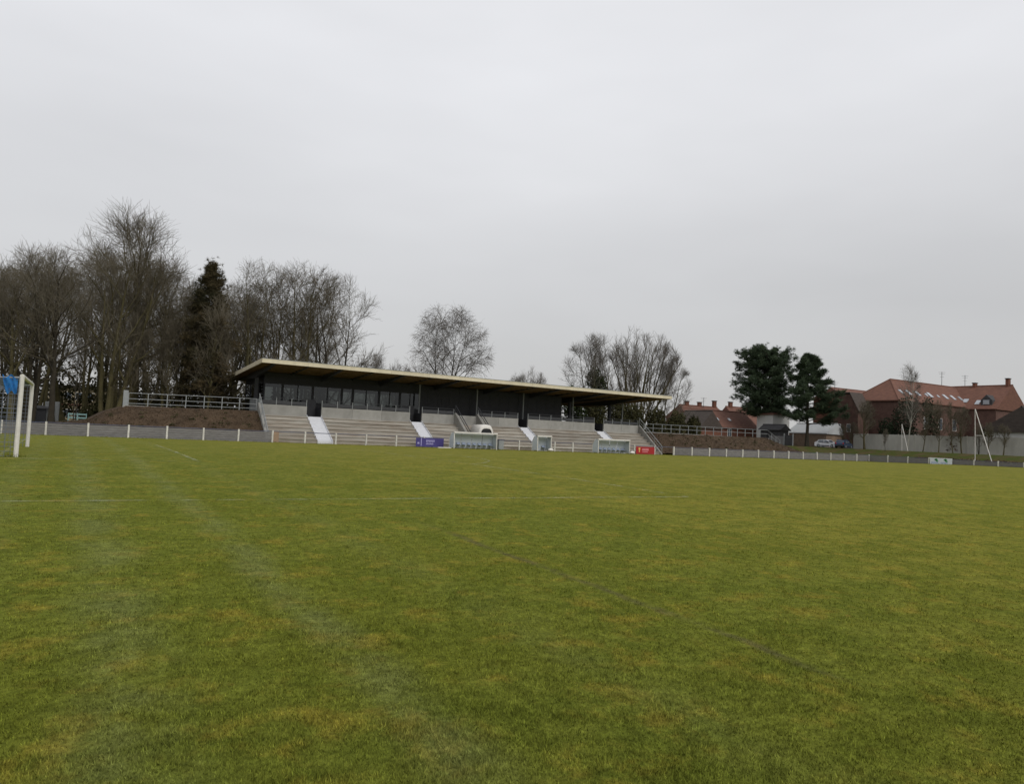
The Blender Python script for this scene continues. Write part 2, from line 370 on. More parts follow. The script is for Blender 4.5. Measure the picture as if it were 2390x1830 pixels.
# ------------------------------------------------------------------ perimeter fence
TF = 72.6
_fr = random.Random(3)
def fence_post(par, x, y, dx=.075, dy=.075, h=1.1, top=None):
    z = -.1; lx, ly, h = _fr.gauss(0, .012), _fr.gauss(0, .012), h+_fr.gauss(0, .012)
    MB().hexa([(x-dx, y-dy, z), (x+dx, y-dy, z), (x+dx, y+dy, z), (x-dx, y+dy, z)], [(x-dx+lx, y-dy+ly, h), (x+dx+lx, y-dy+ly, h), (x+dx+lx, y+dy+ly, h), (x-dx+lx, y+dy+ly, h)]).build('post', M['white_post'], par, bevel=.012)
def plate_bay(par, x0, y0, x1, y1, n=5, m='plate'):
    d = np.array([x1-x0, y1-y0]); Ln = np.linalg.norm(d); d /= Ln; nn = np.array([-d[1], d[0]])*.022; b = MB()
    a = np.array([x0, y0])+d*.078; c = np.array([x1, y1])-d*.078
    for k in range(n):
        z0, z1 = -.08+k*.205, -.08+k*.205+.187; off = nn*((k % 2)*.3)
        b.hexa([(*(a-nn+off), z0), (*(c-nn+off), z0), (*(c+nn+off), z0), (*(a+nn+off), z0)], [(*(a-nn+off), z1), (*(c-nn+off), z1), (*(c+nn+off), z1), (*(a+nn+off), z1)])
    b.build('concrete_infill', M[m], par)
def rail_bay(par, x0, y0, x1, y1, z=1.0, r=.035, m='navy'):
    d = np.array([x1-x0, y1-y0, 0.]); d /= np.linalg.norm(d)
    MB().tube([np.array([x0, y0, z])+d*.07, np.array([x1, y1, z])-d*.07], r, 6).build('rail', M[m], par)
# run beside the left embankment
f1 = thing('perimeter_fence', 'white post fence with grey infill below the left mulch embankment', 'fence', (1.55, TF, 0))
ps = [1.55+3.06*k for k in range(-6, 6)]
for i, s in enumerate(ps[:-1]):
    fence_post(f1, s, TF)
    if i < len(ps)-1:
        e = ps[i+1]; plate_bay(f1, s, TF, e, TF); rail_bay(f1, s, TF, e, TF, 1.0, .03)
# run before the stand: rail only
f2 = thing('perimeter_fence', 'white post and navy rail fence along the foot of the grandstand', 'fence', (17., TF, 0))
ps = [16.9, 20.03, 23.12, 26.3, 29.58, 32.75, 35.9, 39.1, 41.35, 42.3, 44.7, 46.6, 49.65, 52.3, 55.4, 58.7, 61.9, 65.3, 68.64]
for i, s in enumerate(ps[:-1]):
    fence_post(f2, s, TF)
    if i < len(ps)-1 and i not in (8,):
        e = ps[i+1]; rail_bay(f2, s, TF, e, TF); 
        if 9 <= i <= 12: rail_bay(f2, s, TF, e, TF, .42, .028, 'white')
MB().box(16.98, 17.5, TF-.03, TF+.03, 0, 1.02).build('side_board', M['brownboard'], f2)
# run beside the right embankment
f3 = thing('perimeter_fence', 'white post fence with grey infill below the right mulch embankment', 'fence', (68.6, TF, 0))
ps = [68.64+3.256*k for k in range(14)]
for i, s in enumerate(ps):
    fence_post(f3, s, TF, .09, .09)
    if i < len(ps)-1: plate_bay(f3, s, TF, ps[i+1], TF); rail_bay(f3, s, TF, ps[i+1], TF, 1.0, .03)
# run behind the far goal, perpendicular
f4 = thing('perimeter_fence', 'white post fence behind the far goal line before the grass bank', 'fence', (111, TF-3.2, 0))
tp = [72.6-3.22*k for k in range(0, 14)]
for i, t in enumerate(tp):
    if i > 0: fence_post(f4, 110.97, t, .08, .08)
    if i < len(tp)-1: plate_bay(f4, 110.97, t, 110.97, tp[i+1]); rail_bay(f4, 110.97, t, 110.97, tp[i+1], 1.0, .03)

# ------------------------------------------------------------------ embankments
def mound(name, label, ring_bot, ring_top, seed, zt):
    """slope from a foot line to a top line, plus a flat top going back"""
    rng = np.random.default_rng(seed); n = 90; k = 14
    rb = np.array(ring_bot, float); rt = np.array(ring_top, float)
    u = np.linspace(0, 1, n); pb = np.stack([np.interp(u, np.linspace(0, 1, len(rb)), rb[:, i]) for i in range(3)], 1); pt = np.stack([np.interp(u, np.linspace(0, 1, len(rt)), rt[:, i]) for i in range(3)], 1)
    w = np.linspace(0, 1, k)[None, :, None]; V = pb[:, None]*(1-w)+pt[:, None]*w
    V[..., 2] += .10*np.sin(np.pi*w[..., 0]) + rng.normal(0, .035, V.shape[:2])*(w[..., 0] < .99)
    V[..., 1] += rng.normal(0, .05, V.shape[:2])*(w[..., 0] < .99)
    back = V[:, -1].copy(); back[:, 1] += 13; back[:, 2] += .02; V = np.concatenate([V, back[:, None]], 1); k += 1
    i, j = np.meshgrid(np.arange(n-1), np.arange(k-1), indexing='ij'); q = (i*k+j).ravel()
    me = np_mesh(name, V.reshape(-1, 3), [np.stack([q, q+k, q+k+1, q+1], 1)], False)
    o = link(name, me, M['mulch']); tag(o, label, 'embankment', kind='structure'); return o
mL = mound('embankment', 'brown bark mulch embankment left of the grandstand', [(-4.5, 82, .3), (-1, 76, .0), (1.6, 74, .1), (6, 73.7, .2), (16.62, 73.7, .2)], [(-4.0, 84, .5), (1.5, 81, 1.2), (3.0, 78.6, 2.2), (4.6, 78.0, 2.80), (16.62, 78.0, 2.98)], 3, 2.9)
mR = mound('embankment', 'brown bark mulch embankment right of the grandstand', [(67.6, 73.8, .2), (80, 73.8, .2), (92, 73.8, .2), (99.5, 74.0, .2), (103, 76, .3)], [(67.6, 78.0, 2.85), (80, 78.0, 2.88), (93, 78.0, 2.98), (96.0, 78.6, 2.3), (101, 80.5, .9)], 4, 2.9)
# mulch chunks so the slope does not read as a smooth sheet
def chunks(name, label, fn, n, seed, size, m):
    rng = np.random.default_rng(seed); P = fn(rng, n); a = rng.normal(size=(n, 4, 3)); a /= np.linalg.norm(a, axis=2)[..., None]
    s = rng.uniform(size[0], size[1], n)[:, None, None]; V = (P[:, None]+a*s).reshape(-1, 3); b = np.arange(n)[:, None]*4
    F = np.concatenate([b+np.array([0, 1, 2]), b+np.array([0, 1, 3]), b+np.array([1, 2, 3]), b+np.array([0, 2, 3])])
    o = link(name, np_mesh(name, V, [F]), m); return tag(o, label, 'mulch', kind='stuff')
def onmesh(o):
    def fn(rng, n):
        me = o.data; co = np.zeros(len(me.vertices)*3, np.float32); me.vertices.foreach_get('co', co); co = co.reshape(-1, 3)
        q = np.zeros(len(me.polygons)*4, np.int32); me.polygons.foreach_get('vertices', q); q = co[q.reshape(-1, 4)]; q = q[q[:, :, 1].max(1)-q[:, :, 1].min(1) < 5]
        ar = np.linalg.norm(np.cross(q[:, 1]-q[:, 0], q[:, 3]-q[:, 0]), axis=1); i = rng.choice(len(q), n, p=ar/ar.sum()); u, v = rng.random((n, 1)), rng.random((n, 1)); f = q[i]
        return (f[:, 0]*(1-u)+f[:, 1]*u)*(1-v)+(f[:, 3]*(1-u)+f[:, 2]*u)*v
    return fn
chunks('mulch', 'loose bark chips strewn on the left embankment', onmesh(mL), 16000, 7, (.02, .07), mat('bark_chips', (.040, .025, .013), 1, scale=.7, col2=(.098, .064, .037)))
chunks('mulch', 'loose bark chips strewn on the right embankment', onmesh(mR), 26000, 8, (.02, .07), MATS['bark_chips'])

def railing(par, pts, spacing, h=1.15, r=.03, nrails=2, m='galv', rails=(1.0, .55)):
    """posts and rails following a polyline"""
    P = np.array(pts, float); Ls = np.concatenate([[0], np.cumsum(np.linalg.norm(np.diff(P, axis=0), axis=1))]); n = max(1, int(round(Ls[-1]/spacing)))
    for k in range(n+1):
        q = [np.interp(Ls[-1]*k/n, Ls, P[:, i]) for i in range(3)]
        MB().box(q[0]-r, q[0]+r, q[1]-r, q[1]+r, q[2], q[2]+h).build('post', M[m], par)
    for fr in rails:
        MB().tube([p+np.array([0, 0, h*fr]) for p in P], r*.9, 5).build('rail', M[m], par)
rl = thing('railing', 'grey steel railing on top of the left mulch embankment', 'railing', (4.7, 78, 2.85))
railing(rl, [(4.75, 78.15, 2.82), (16.4, 78.15, 3.0)], 1.62, 1.2, .035, rails=(1., .55, .18))
MB().box(4.3, 4.72, 78.05, 78.25, 2.7, 4.25).build('end_panel', M['galv'], rl, bevel=.02)
MB().box(4.3, 16.4, 78.02, 78.32, 2.6, 2.86).build('edge_beam', M['floor'], rl)
rr_ = thing('railing', 'grey steel railing on top of the right mulch embankment', 'railing', (69, 78, 2.85))
railing(rr_, [(68.2, 78.15, 2.9), (93.4, 78.15, 3.02)], 1.68, 1.15, .033, rails=(1., .5))
railing(rr_, [(93.4, 78.15, 3.02), (97.6, 79.2, 1.6)], 1.5, 1.15, .033, rails=(1., .5))
MB().box(68.2, 93.5, 78.02, 78.32, 2.62, 2.93).build('edge_beam', M['floor'], rr_)

# ------------------------------------------------------------------ grandstand
gs = thing('grandstand', 'long low concrete grandstand with cream edged cantilever roof and dark clubhouse', 'grandstand', (42, 73.5, 0))
S0, S1 = 16.75, 67.1
TW = 78.0; NST = 7; TREAD = (TW-73.5)/NST; RISE = 2.62/NST
vom = [(21.55, 23.1), (33.3, 34.75), (47.75, 49.15), (59.6, 61.1)]     # stair flights through the parapet
tun = (38.9, 42.1)                                                   # players' stairs
gaps = sorted(vom+[tun]); secs = []; p = S0
for a, b in gaps: secs.append((p, a)); p = b
secs.append((p, S1))
for (a, b) in secs:
    for k in range(NST):
        z0_, z1_, y0_ = k*RISE-(.25 if k == 0 else 0), (k+1)*RISE-.004, 73.5+k*TREAD
        MB().box(a, b, y0_+.07, TW+.3, z0_, z1_-.09).box(a+.002, b-.002, y0_, TW+.298, z1_-.088, z1_).build('step', M['step'], gs)
# parapet in panels
for (a, b) in secs:
    n = max(1, round((b-a)/3.6)); w = (b-a)/n
    for k in range(n): MB().box(a+k*w+.008, a+(k+1)*w-.008, TW, TW+.22, 2.55, 3.72).build('parapet_panel', M['parapet'], gs, bevel=.01)
# railing on the parapet: pale posts with dark sheet between
for (a, b) in secs:
    n = max(1, round((b-a)/1.66)); w = (b-a-.1)/n
    for k in range(n+1): MB().box(a+.05+k*w-.03, a+.05+k*w+.03, TW+.08, TW+.14, 3.72, 4.42).build('railing_post', M['galv'], gs)
    for k in range(n): MB().box(a+.05+k*w+.04, a+.05+(k+1)*w-.04, TW+.10, TW+.12, 3.80, 4.16).build('railing_sheet', M['darkrail'], gs)
    MB().tube([(a+.05, TW+.11, 4.40), (b-.05, TW+.11, 4.40)], .03, 6).build('railing_rail', M['darkrail'], gs)
# stair flights
for a, b in vom:
    fl = MB(); n = 15; tr = (TW+.15-73.38)/n; ri = 2.66/n
    for k in range(n): fl.box(a+.03, b-.03, 73.38+k*tr, 73.38+(k+1)*tr+.02, max(k*ri-.35, -.1), (k+1)*ri)
    st = fl.build('stair_flight', M['stair'], gs)
    MB().hexa([(a-.02, 73.38, -.1), (a+.03, 73.38, -.1), (a+.03, TW, 2.2), (a-.02, TW, 2.2)], [(a-.02, 73.38, .24), (a+.03, 73.38, .24), (a+.03, TW, 2.84), (a-.02, TW, 2.84)]).build('stringer', M['stair'], st)
    MB().hexa([(b-.03, 73.38, -.1), (b+.02, 73.38, -.1), (b+.02, TW, 2.2), (b-.03, TW, 2.2)], [(b-.03, 73.38, .24), (b+.02, 73.38, .24), (b+.02, TW, 2.84), (b-.03, TW, 2.84)]).build('stringer', M['stair'], st)
    MB().box(a, b, TW+2.3, TW+2.36, 2.62, 4.55).build('opening_dark_sheet', M['clad'], gs)  # dark sheet stands in for the shaded interior behind the stair opening
    MB().box(a-.06, a, TW+.25, TW+2.3, 2.62, 3.70).build('opening_cheek', M['clad'], gs); MB().box(b, b+.06, TW+.25, TW+2.3, 2.62, 3.70).build('opening_cheek', M['clad'], gs)
# platform
MB().box(S0, S1, TW+.31, 94, 2.3, 2.62).build('platform', M['floor'], gs)
MB().box(S0, S1, 84, 93.9, -.2, 2.29).build('base_wall', M['floor'], gs)
# end walls raking down
for s, n in ((S0-.12, 'left'), (S1+.12, 'right')):
    MB().prism([(73.3, -.2), (TW+.25, -.2), (TW+.25, 3.8), (TW-.05, 3.8), (73.3, .12)], 'x', s-.11, s+.11).build('raking_wall', M['parapet'], gs)
    b = s-.0
    MB().tube([(b, 73.3, .25), (b, 73.3, 1.05), (b, TW, 4.75), (b, TW, 3.8)], .045, 6).build('handrail', M['galv'], gs)
    MB().tube([(b, 73.3, .62), (b, TW, 4.28)], .03, 6).build('handrail', M['galv'], gs)
    for q in (.33, .66): y = 73.3+q*(TW-73.3); MB().box(b-.03, b+.03, y-.03, y+.03, .12+q*3.6, 1.05+q*3.7).build('handrail_post', M['galv'], gs)
# players' stairs in the middle with raking cheek walls
a, b = tun
for s in (a+.12, b-.12):
    MB().prism([(73.6, -.1), (TW+.25, -.1), (TW+.25, 3.95), (TW-.1, 3.95), (73.6, .75)], 'x', s-.12, s+.12).build('cheek_wall', M['parapet'], gs)
    MB().tube([(s, 73.7, .8), (s, 73.7, 1.65), (s, TW, 4.85), (s, TW, 3.9)], .05, 6).build('handrail', M['darkrail'], gs)
    MB().tube([(s, 73.7, 1.25), (s, TW, 4.45)], .035, 6).build('handrail', M['darkrail'], gs)
for k in range(12): MB().box(a+.24, b-.24, 74+k*.34, TW+.2, k*.21, (k+1)*.215).build('step', M['step'], gs)
MB().box(a+.24, b-.24, TW, TW+.2, 2.58, 3.70).build('parapet_panel', M['parapet'], gs)
# roof: front edge high, falling gently to the back
RS0, RS1, RT0, RT1 = 16.15, 70.7, 75.5, 95.6
def zr(t, s=43): return 8.17-.0545*(t-RT0)-.0040*(s-RS0)
def roofpt(s, t, dz): return (s, t, zr(t, s)+dz)
def roofslab(s0, s1, t0, t1, z0, z1): 
    return MB().hexa([roofpt(s0, t0, z0), roofpt(s1, t0, z0), roofpt(s1, t1, z0), roofpt(s0, t1, z0)], [roofpt(s0, t0, z1), roofpt(s1, t0, z1), roofpt(s1, t1, z1), roofpt(s0, t1, z1)])
rf = roofslab(RS0+.06, RS1-.06, RT0+.06, RT1-.06, -.10, -.02).build('roof', M['roofing'], gs)
for k in range(12):
    q0, q1 = RS0-.02+(RS1-RS0+.04)*k/12, RS0-.02+(RS1-RS0+.04)*(k+1)/12-.015; roofslab(q0, q1, RT0-.05, RT0+.06, -.40, .0).build('fascia', M['cream'], rf)
roofslab(RS0-.04, RS1+.04, RT0-.08, RT0+.10, .003, .045).build('roof_trim', M['galv'], rf)
roofslab(RS0-.06, RS0+.06, RT0+.06, RT1, -.40, .028).build('fascia', M['cream'], rf)
roofslab(RS1-.06, RS1+.06, RT0+.06, RT1, -.40, .028).build('fascia', M['cream'], rf)
# soffit boards between the beams
nb = 60
for k in range(nb):
    s0 = RS0+.07+(RS1-RS0-.14)*k/nb; s1 = RS0+.07+(RS1-RS0-.14)*(k+1)/nb-.02
    roofslab(s0, s1, RT0+.07, RT1-.2, -.30+.004*(k % 2), -.24).build('soffit_board', M['soffit'], rf)
# tapered cantilever beams
beam_s = [17.45+7.02*k for k in range(8)]
for s in beam_s:
    lo = lambda t, d: zr(t, s)-.30-d
    MB().prism([(RT0+.3, lo(RT0+.3, 0)), (RT0+.3, lo(RT0+.3, .10)), (82.6, lo(82.6, .62)), (84.2, lo(84.2, .75)), (90, lo(90, .3)), (93.5, lo(93.5, .1)), (93.5, lo(93.5, 0))], 'x', s-.16, s+.16).build('beam', M['darkrail'], gs)
    MB().box(s-.17, s+.17, 83.6, 84.0, 2.62, zr(84, s)-.95).build('column', M['darkrail'], gs)
for k in range(7):
    s = 17.45+7.02*(k+.5); lo = lambda t, d: zr(t, s)-.30-d
    MB().prism([(RT0+.3, lo(RT0+.3, 0)), (RT0+.3, lo(RT0+.3, .08)), (83.0, lo(83, .24)), (93.5, lo(93.5, .1)), (93.5, lo(93.5, 0))], 'x', s-.08, s+.08).build('rib', M['darkrail'], gs)
for k in range(5):
    t = 77.2+k*1.3; roofslab(RS0+.2, RS1-.2, t-.05, t+.05, -.40, -.30).build('purlin', M['soffit'], rf)
for s in (36.2, 44.1, 51.0, 59.0, 67.7): MB().box(s-.07, s+.07, 82.2, 82.34, 2.62, zr(82.3, s)-.45).build('slim_post', M['galv'], gs)
for k in range(26):     # little downlights under the soffit
    s = 18+k*2.05; t = 77.5 if k % 2 else 80; z = zr(t, s)-.31
    MB().box(s-.11, s+.11, t-.11, t+.11, z-.08, z).build('downlight', M['galv'], gs)
# clubhouse box under the roof
FT = 83.0; W0, W1 = 18.1, 57.6
def wallpart(name, s0, s1, z0, z1, t0=FT, t1=FT+.18, m='clad'): return MB().box(s0, s1, t0, t1, z0, z1).build(name, M[m], gs)
wins = []
s = W0+.15; rng0 = random.Random(4)
widths = [2.0, 3.35, 3.35, 1.3, 3.2, 2.6, 2.6, 2.2, 1.5, 2.8]
x = W0
for k in range(0, int(W1-W0)): pass
wallpart('facade_panel', W0, 37.0, 2.62, 4.18); wallpart('facade_panel', W0, 37.0, 6.22, 7.35)
x = W0
for w in widths:
    if x+w > 36.9: w = 36.9-x
    if w < .6: break
    fr = MB(); fw = .11
    fr.box(x, x+fw, FT-.01, FT+.16, 4.18, 6.22); fr.box(x+w-fw, x+w, FT-.01, FT+.16, 4.18, 6.22); fr.box(x+fw, x+w-fw, FT, FT+.15, 4.18, 4.28); fr.box(x+fw, x+w-fw, FT, FT+.15, 6.12, 6.22)
    if w > 2: fr.box(x+w/2-.05, x+w/2+.05, FT, FT+.15, 4.28, 6.12)
    wn = fr.build('window', M['frame'], gs); MB().box(x+fw, x+w-fw, FT+.07, FT+.09, 4.28, 6.12).build('pane', M['glass'], wn)
    x += w+.02
wallpart('facade_panel', 37.0, W1, 2.62, 7.2); wallpart('facade_panel', x, 37.0, 4.18, 6.22)
for k in range(14): wallpart('cladding_joint', 37.6+k*1.45, 37.66+k*1.45, 2.7, 7.1, FT-.03, FT, 'frame')
wallpart('door', 43.5, 44.9, 2.62, 5.0, FT-.05, FT, 'frame'); wallpart('door', 54.0, 55.2, 2.62, 4.9, FT-.05, FT, 'frame')
ring = MB(); n = 20
for k in range(n):
    a0, a1 = 2*math.pi*k/n, 2*math.pi*(k+1)/n; R1, R2 = .55, .70
    ring.hexa([(40.2+R1*math.cos(a0), FT-.04, 5.3+R1*math.sin(a0)), (40.2+R2*math.cos(a0), FT-.04, 5.3+R2*math.sin(a0)), (40.2+R2*math.cos(a1), FT-.04, 5.3+R2*math.sin(a1)), (40.2+R1*math.cos(a1), FT-.04, 5.3+R1*math.sin(a1))],
              [(40.2+R1*math.cos(a0), FT, 5.3+R1*math.sin(a0)), (40.2+R2*math.cos(a0), FT, 5.3+R2*math.sin(a0)), (40.2+R2*math.cos(a1), FT, 5.3+R2*math.sin(a1)), (40.2+R1*math.cos(a1), FT, 5.3+R1*math.sin(a1))])
ring.build('round_emblem', M['slate'], gs)
# back and sides
MB().box(W0, W1, 92.6, 92.8, 2.62, 4.2).build('back_wall', M['clad'], gs); MB().box(W0, W1, 92.6, 92.8, 6.2, 6.95).build('back_wall', M['clad'], gs)
for k in range(13): MB().box(W0+k*3.28, W0+k*3.28+.25, 92.55, 92.85, 4.2, 6.2).build('back_mullion', M['frame'], gs)
MB().box(37.2, 37.35, FT+.2, 92.6, 2.62, 6.9).build('inner_wall', M['clad'], gs)
MB().box(W1-.18, W1, FT+.2, 92.6, 2.62, 6.9).build('side_wall', M['clad'], gs)
MB().box(W0-.02, W0+.12, FT+.2, 92.5, 6.2, 7.0).build('side_wall', M['clad'], gs)
for k in range(4):
    t0 = FT+.2+k*2.3; fr = MB(); fr.box(W0-.02, W0+.12, t0, t0+.12, 2.62, 6.2); fr.box(W0-.02, W0+.12, t0+.12, t0+2.3, 4.1, 4.2)
    wn = fr.build('side_window', M['frame'], gs); MB().box(W0+.04, W0+.06, t0+.12, t0+2.3, 4.2, 6.2).build('pane', M['glass'], wn)
# pale panels at the left end of the platform
for k in range(2): MB().box(16.9, 16.98, 80.0+k*2.0, 81.94+k*2.0, 2.62, 4.25).build('end_screen', M['galv'], gs)
MB().box(16.9, 16.98, 78.6, 79.9, 2.62, 4.2).build('end_screen', M['galv'], gs)

# ------------------------------------------------------------------ things on the touchline
def tunnel():
    th_ = thing('player_tunnel', 'white rounded players tunnel hood with a dark mouth behind the long dugout', 'tunnel', (40.6, 74.2, 0))
    cx, hw, hz = 40.75, .98, 2.72; n = 14
    def arch(y, k, top, r): 
        P = []
        for i in range(n+1):
            a = math.pi*i/n; c, s_ = math.cos(a), math.sin(a); P.append((cx-k*math.copysign(abs(c)**.55, c), y, max(.25, (top-.0)*abs(s_)**.5)))
        return P
    rows = [arch(73.35, hw*.82, hz*.84, 0), arch(73.35, hw, hz*.92, 0), arch(73.55, hw*1.02, hz, 0), arch(75.6, hw*1.02, hz, 0), arch(75.75, hw*.9, hz*.93, 0)]
    V = [p for r in rows for p in r]; F = [(j*(n+1)+i, j*(n+1)+i+1, (j+1)*(n+1)+i+1, (j+1)*(n+1)+i) for j in range(len(rows)-1) for i in range(n)]
    MB().add(V, F).build('hood', M['white'], th_, smooth=True)
    V = arch(73.42, hw*.84, hz*.86, 0); MB().add(V, [tuple(range(n+1))]).build('mouth', M['black'], th_)  # flat black face across the arch stands in for the shade inside
    MB().box(cx-hw, cx-hw+.12, 73.5, 75.6, 0, .6).build('foot', M['white'], th_); MB().box(cx+hw-.12, cx+hw, 73.5, 75.6, 0, .6).build('foot', M['white'], th_)
tunnel()
def dugout(label, s0, s1, h, nseat, t0=70.3):
    d = thing('dugout', label, 'dugout', ((s0+s1)/2, t0, 0), 'team dugouts along the touchline'); dep = 1.15
    for s in (s0, s1):
        MB().tube([(s, t0, -.02), (s, t0+.04, h-.06), (s, t0+.12, h)], .055, 6).build('front_post', M['white'], d)
        MB().tube([(s, t0+dep, -.02), (s, t0+dep, h*.62), (s, t0+.7, h-.05)], .045, 6).build('rear_post', M['white'], d)
        MB().prism([(t0+.06, .1), (t0+dep-.05, .1), (t0+dep-.05, h*.62), (t0+.7, h-.08), (t0+.12, h-.08)], 'x', s-.012, s+.012).build('side_panel', M['frost'], d)
    MB().box(s0-.06, s1+.06, t0-.06, t0+.14, h-.10, h+.06).build('roof_beam', M['white'], d, bevel=.02)
    MB().hexa([(s0, t0+.14, h-.04), (s1, t0+.14, h-.04), (s1, t0+.75, h-.10), (s0, t0+.75, h-.10)], [(s0, t0+.14, h+.0), (s1, t0+.14, h+.0), (s1, t0+.75, h-.06), (s0, t0+.75, h-.06)]).build('roof_panel', M['frost'], d)
    n = max(1, round((s1-s0)/1.3)); w = (s1-s0)/n
    for k in range(n):
        MB().hexa([(s0+k*w+.03, t0+dep, .05), (s0+(k+1)*w-.03, t0+dep, .05), (s0+(k+1)*w-.03, t0+dep+.03, .05), (s0+k*w+.03, t0+dep+.03, .05)], [(s0+k*w+.03, t0+dep-.30, h-.1), (s0+(k+1)*w-.03, t0+dep-.30, h-.1), (s0+(k+1)*w-.03, t0+dep-.27, h-.1), (s0+k*w+.03, t0+dep-.27, h-.1)]).build('back_panel', M['frost'], d)
    for k in range(nseat):
        x = s0+(k+.5)*(s1-s0)/nseat
        st = MB().box(x-.22, x+.22, t0+.55, t0+.95, .38, .44).build('seat', M['seatblue'], d, bevel=.02)
        MB().box(x-.21, x+.21, t0+.93, t0+.98, .40, .66).build('seat_back', M['seatblue'], st, bevel=.02)
        MB().box(x-.04, x+.04, t0+.7, t0+.8, 0, .38).build('seat_leg', M['galv'], st)
    return d
dugout('wide white framed dugout with pale blue panels in front of the players tunnel', 35.2, 40.4, 1.72, 8)
dugout('narrow white framed officials dugout between two wider dugouts', 45.75, 47.6, 1.72, 2)
dugout('wide white framed dugout with pale blue panels beside the red advertising board', 54.4, 59.2, 1.66, 7)
def bag(label, x, y):
    b = MB(); n = 8; rows = [(.02, .10), (.10, .30), (.22, .31), (.33, .2), (.38, .05)]
    for i in range(len(rows)): pass
    V = [(x+r*1.15*math.cos(2*math.pi*k/n)*(1+.08*((k*7) % 3)), y+r*.8*math.sin(2*math.pi*k/n), z) for z, r in rows for k in range(n)]
    F = [(i*n+k, i*n+(k+1) % n, (i+1)*n+(k+1) % n, (i+1)*n+k) for i in range(len(rows)-1) for k in range(n)]+[tuple(range(n)), tuple(range((len(rows)-1)*n, len(rows)*n))]
    o = b.add(V, F).build('ballast_bag', M['white'], None, smooth=True); tag(o, label, 'bag')
bag('white ballast bag at the foot of the narrow dugout', 47.3, 69.9); bag('white ballast bag at the foot of the dugout by the red board', 59.3, 69.9)
gb = thing('equipment_locker', 'pale grey upright locker standing right of the wide dugout by the tunnel', 'locker', (41.85, 72.0, 0))
MB().box(41.5, 42.15, 71.7, 72.3, 0, 1.05).build('cabinet', M['galv'], gb, bevel=.03); MB().box(41.45, 42.2, 71.65, 72.35, 1.05, 1.12).build('lid', M['navy'], gb)
def adboard(label, s0, s1, z0, z1, m, marks, t=72.42, along='s', x=None):
    d = thing('advertising_board', label, 'sign', ((s0+s1)/2, t, 0) if along == 's' else (x, (s0+s1)/2, 0))
    def bx(a, b, c, e, dep, mm, nm):
        if along == 's': return MB().box(a, b, t-dep, t+.03-(.0 if nm == 'panel' else .04), c, e).build(nm, M[mm], d)
        return MB().box(x-dep, x+.03-(.0 if nm == 'panel' else .04), a, b, c, e).build(nm, M[mm], d)
    bx(s0, s1, z0, z1, .0, m, 'panel')
    W = s1-s0; H_ = z1-z0
    for (u0, u1, v0, v1, mm) in marks: 
        if along == 's': bx(s0+u0*W, s0+u1*W, z0+v0*H_, z0+v1*H_, .014, mm, 'print_mark')
        else: bx(s1-u1*W, s1-u0*W, z0+v0*H_, z0+v1*H_, .014, mm, 'print_mark')
    return d
lil = [(.17, .20, .1, .95, 'printlilac')]+[(.36+.035*k, .383+.035*k, .52+.03*(k % 3), .80, 'printlilac') for k in range(9)]+[(.36+.045*k, .39+.045*k, .25, .42+.03*(k % 2), 'printlilac') for k in range(6)]+[(.05, .12, .3, .5, 'printlilac')]
adboard('violet advertising board with lilac lettering on the fence left of the wide dugout', 31.75, 35.0, .02, .95, 'boardblue', lil)
redm = [(.13, .22, .55, .85, 'printyellow'), (.15, .20, .25, .52, 'printyellow')]+[(.32+.04*k, .35+.04*k, .45, .75+.03*(k % 2), 'printpink') for k in range(9)]+[(.34+.05*k, .375+.05*k, .22, .36, 'printpink') for k in range(6)]
adboard('red advertising board with yellow emblem at the right end of the stand', 62.05, 65.15, .0, .93, 'boardred', redm)
wm = []
for o in (.0, .42):
    wm += [(.25+o, .32+o, .58, .92, 'printgreen'), (.21+o, .36+o, .66, .82, 'printgreen'), (.29+o, .38+o, .45, .62, 'printgreen')]+[(.07+o+.045*k, .105+o+.045*k, .2, .42+.04*(k % 2), 'printblue') for k in range(7)]
adboard('white advertising board with two green emblems on the far end fence', 59.45, 62.7, .08, 1.12, 'boardwhite', wm, along='t', x=110.82)
lb = MB().box(33.2, 34.7, 69.9, 70.2, .0, .09).build('kick_board', M['white'], None, bevel=.01); tag(lb, 'low white board lying on grass before the violet advertising board', 'board')

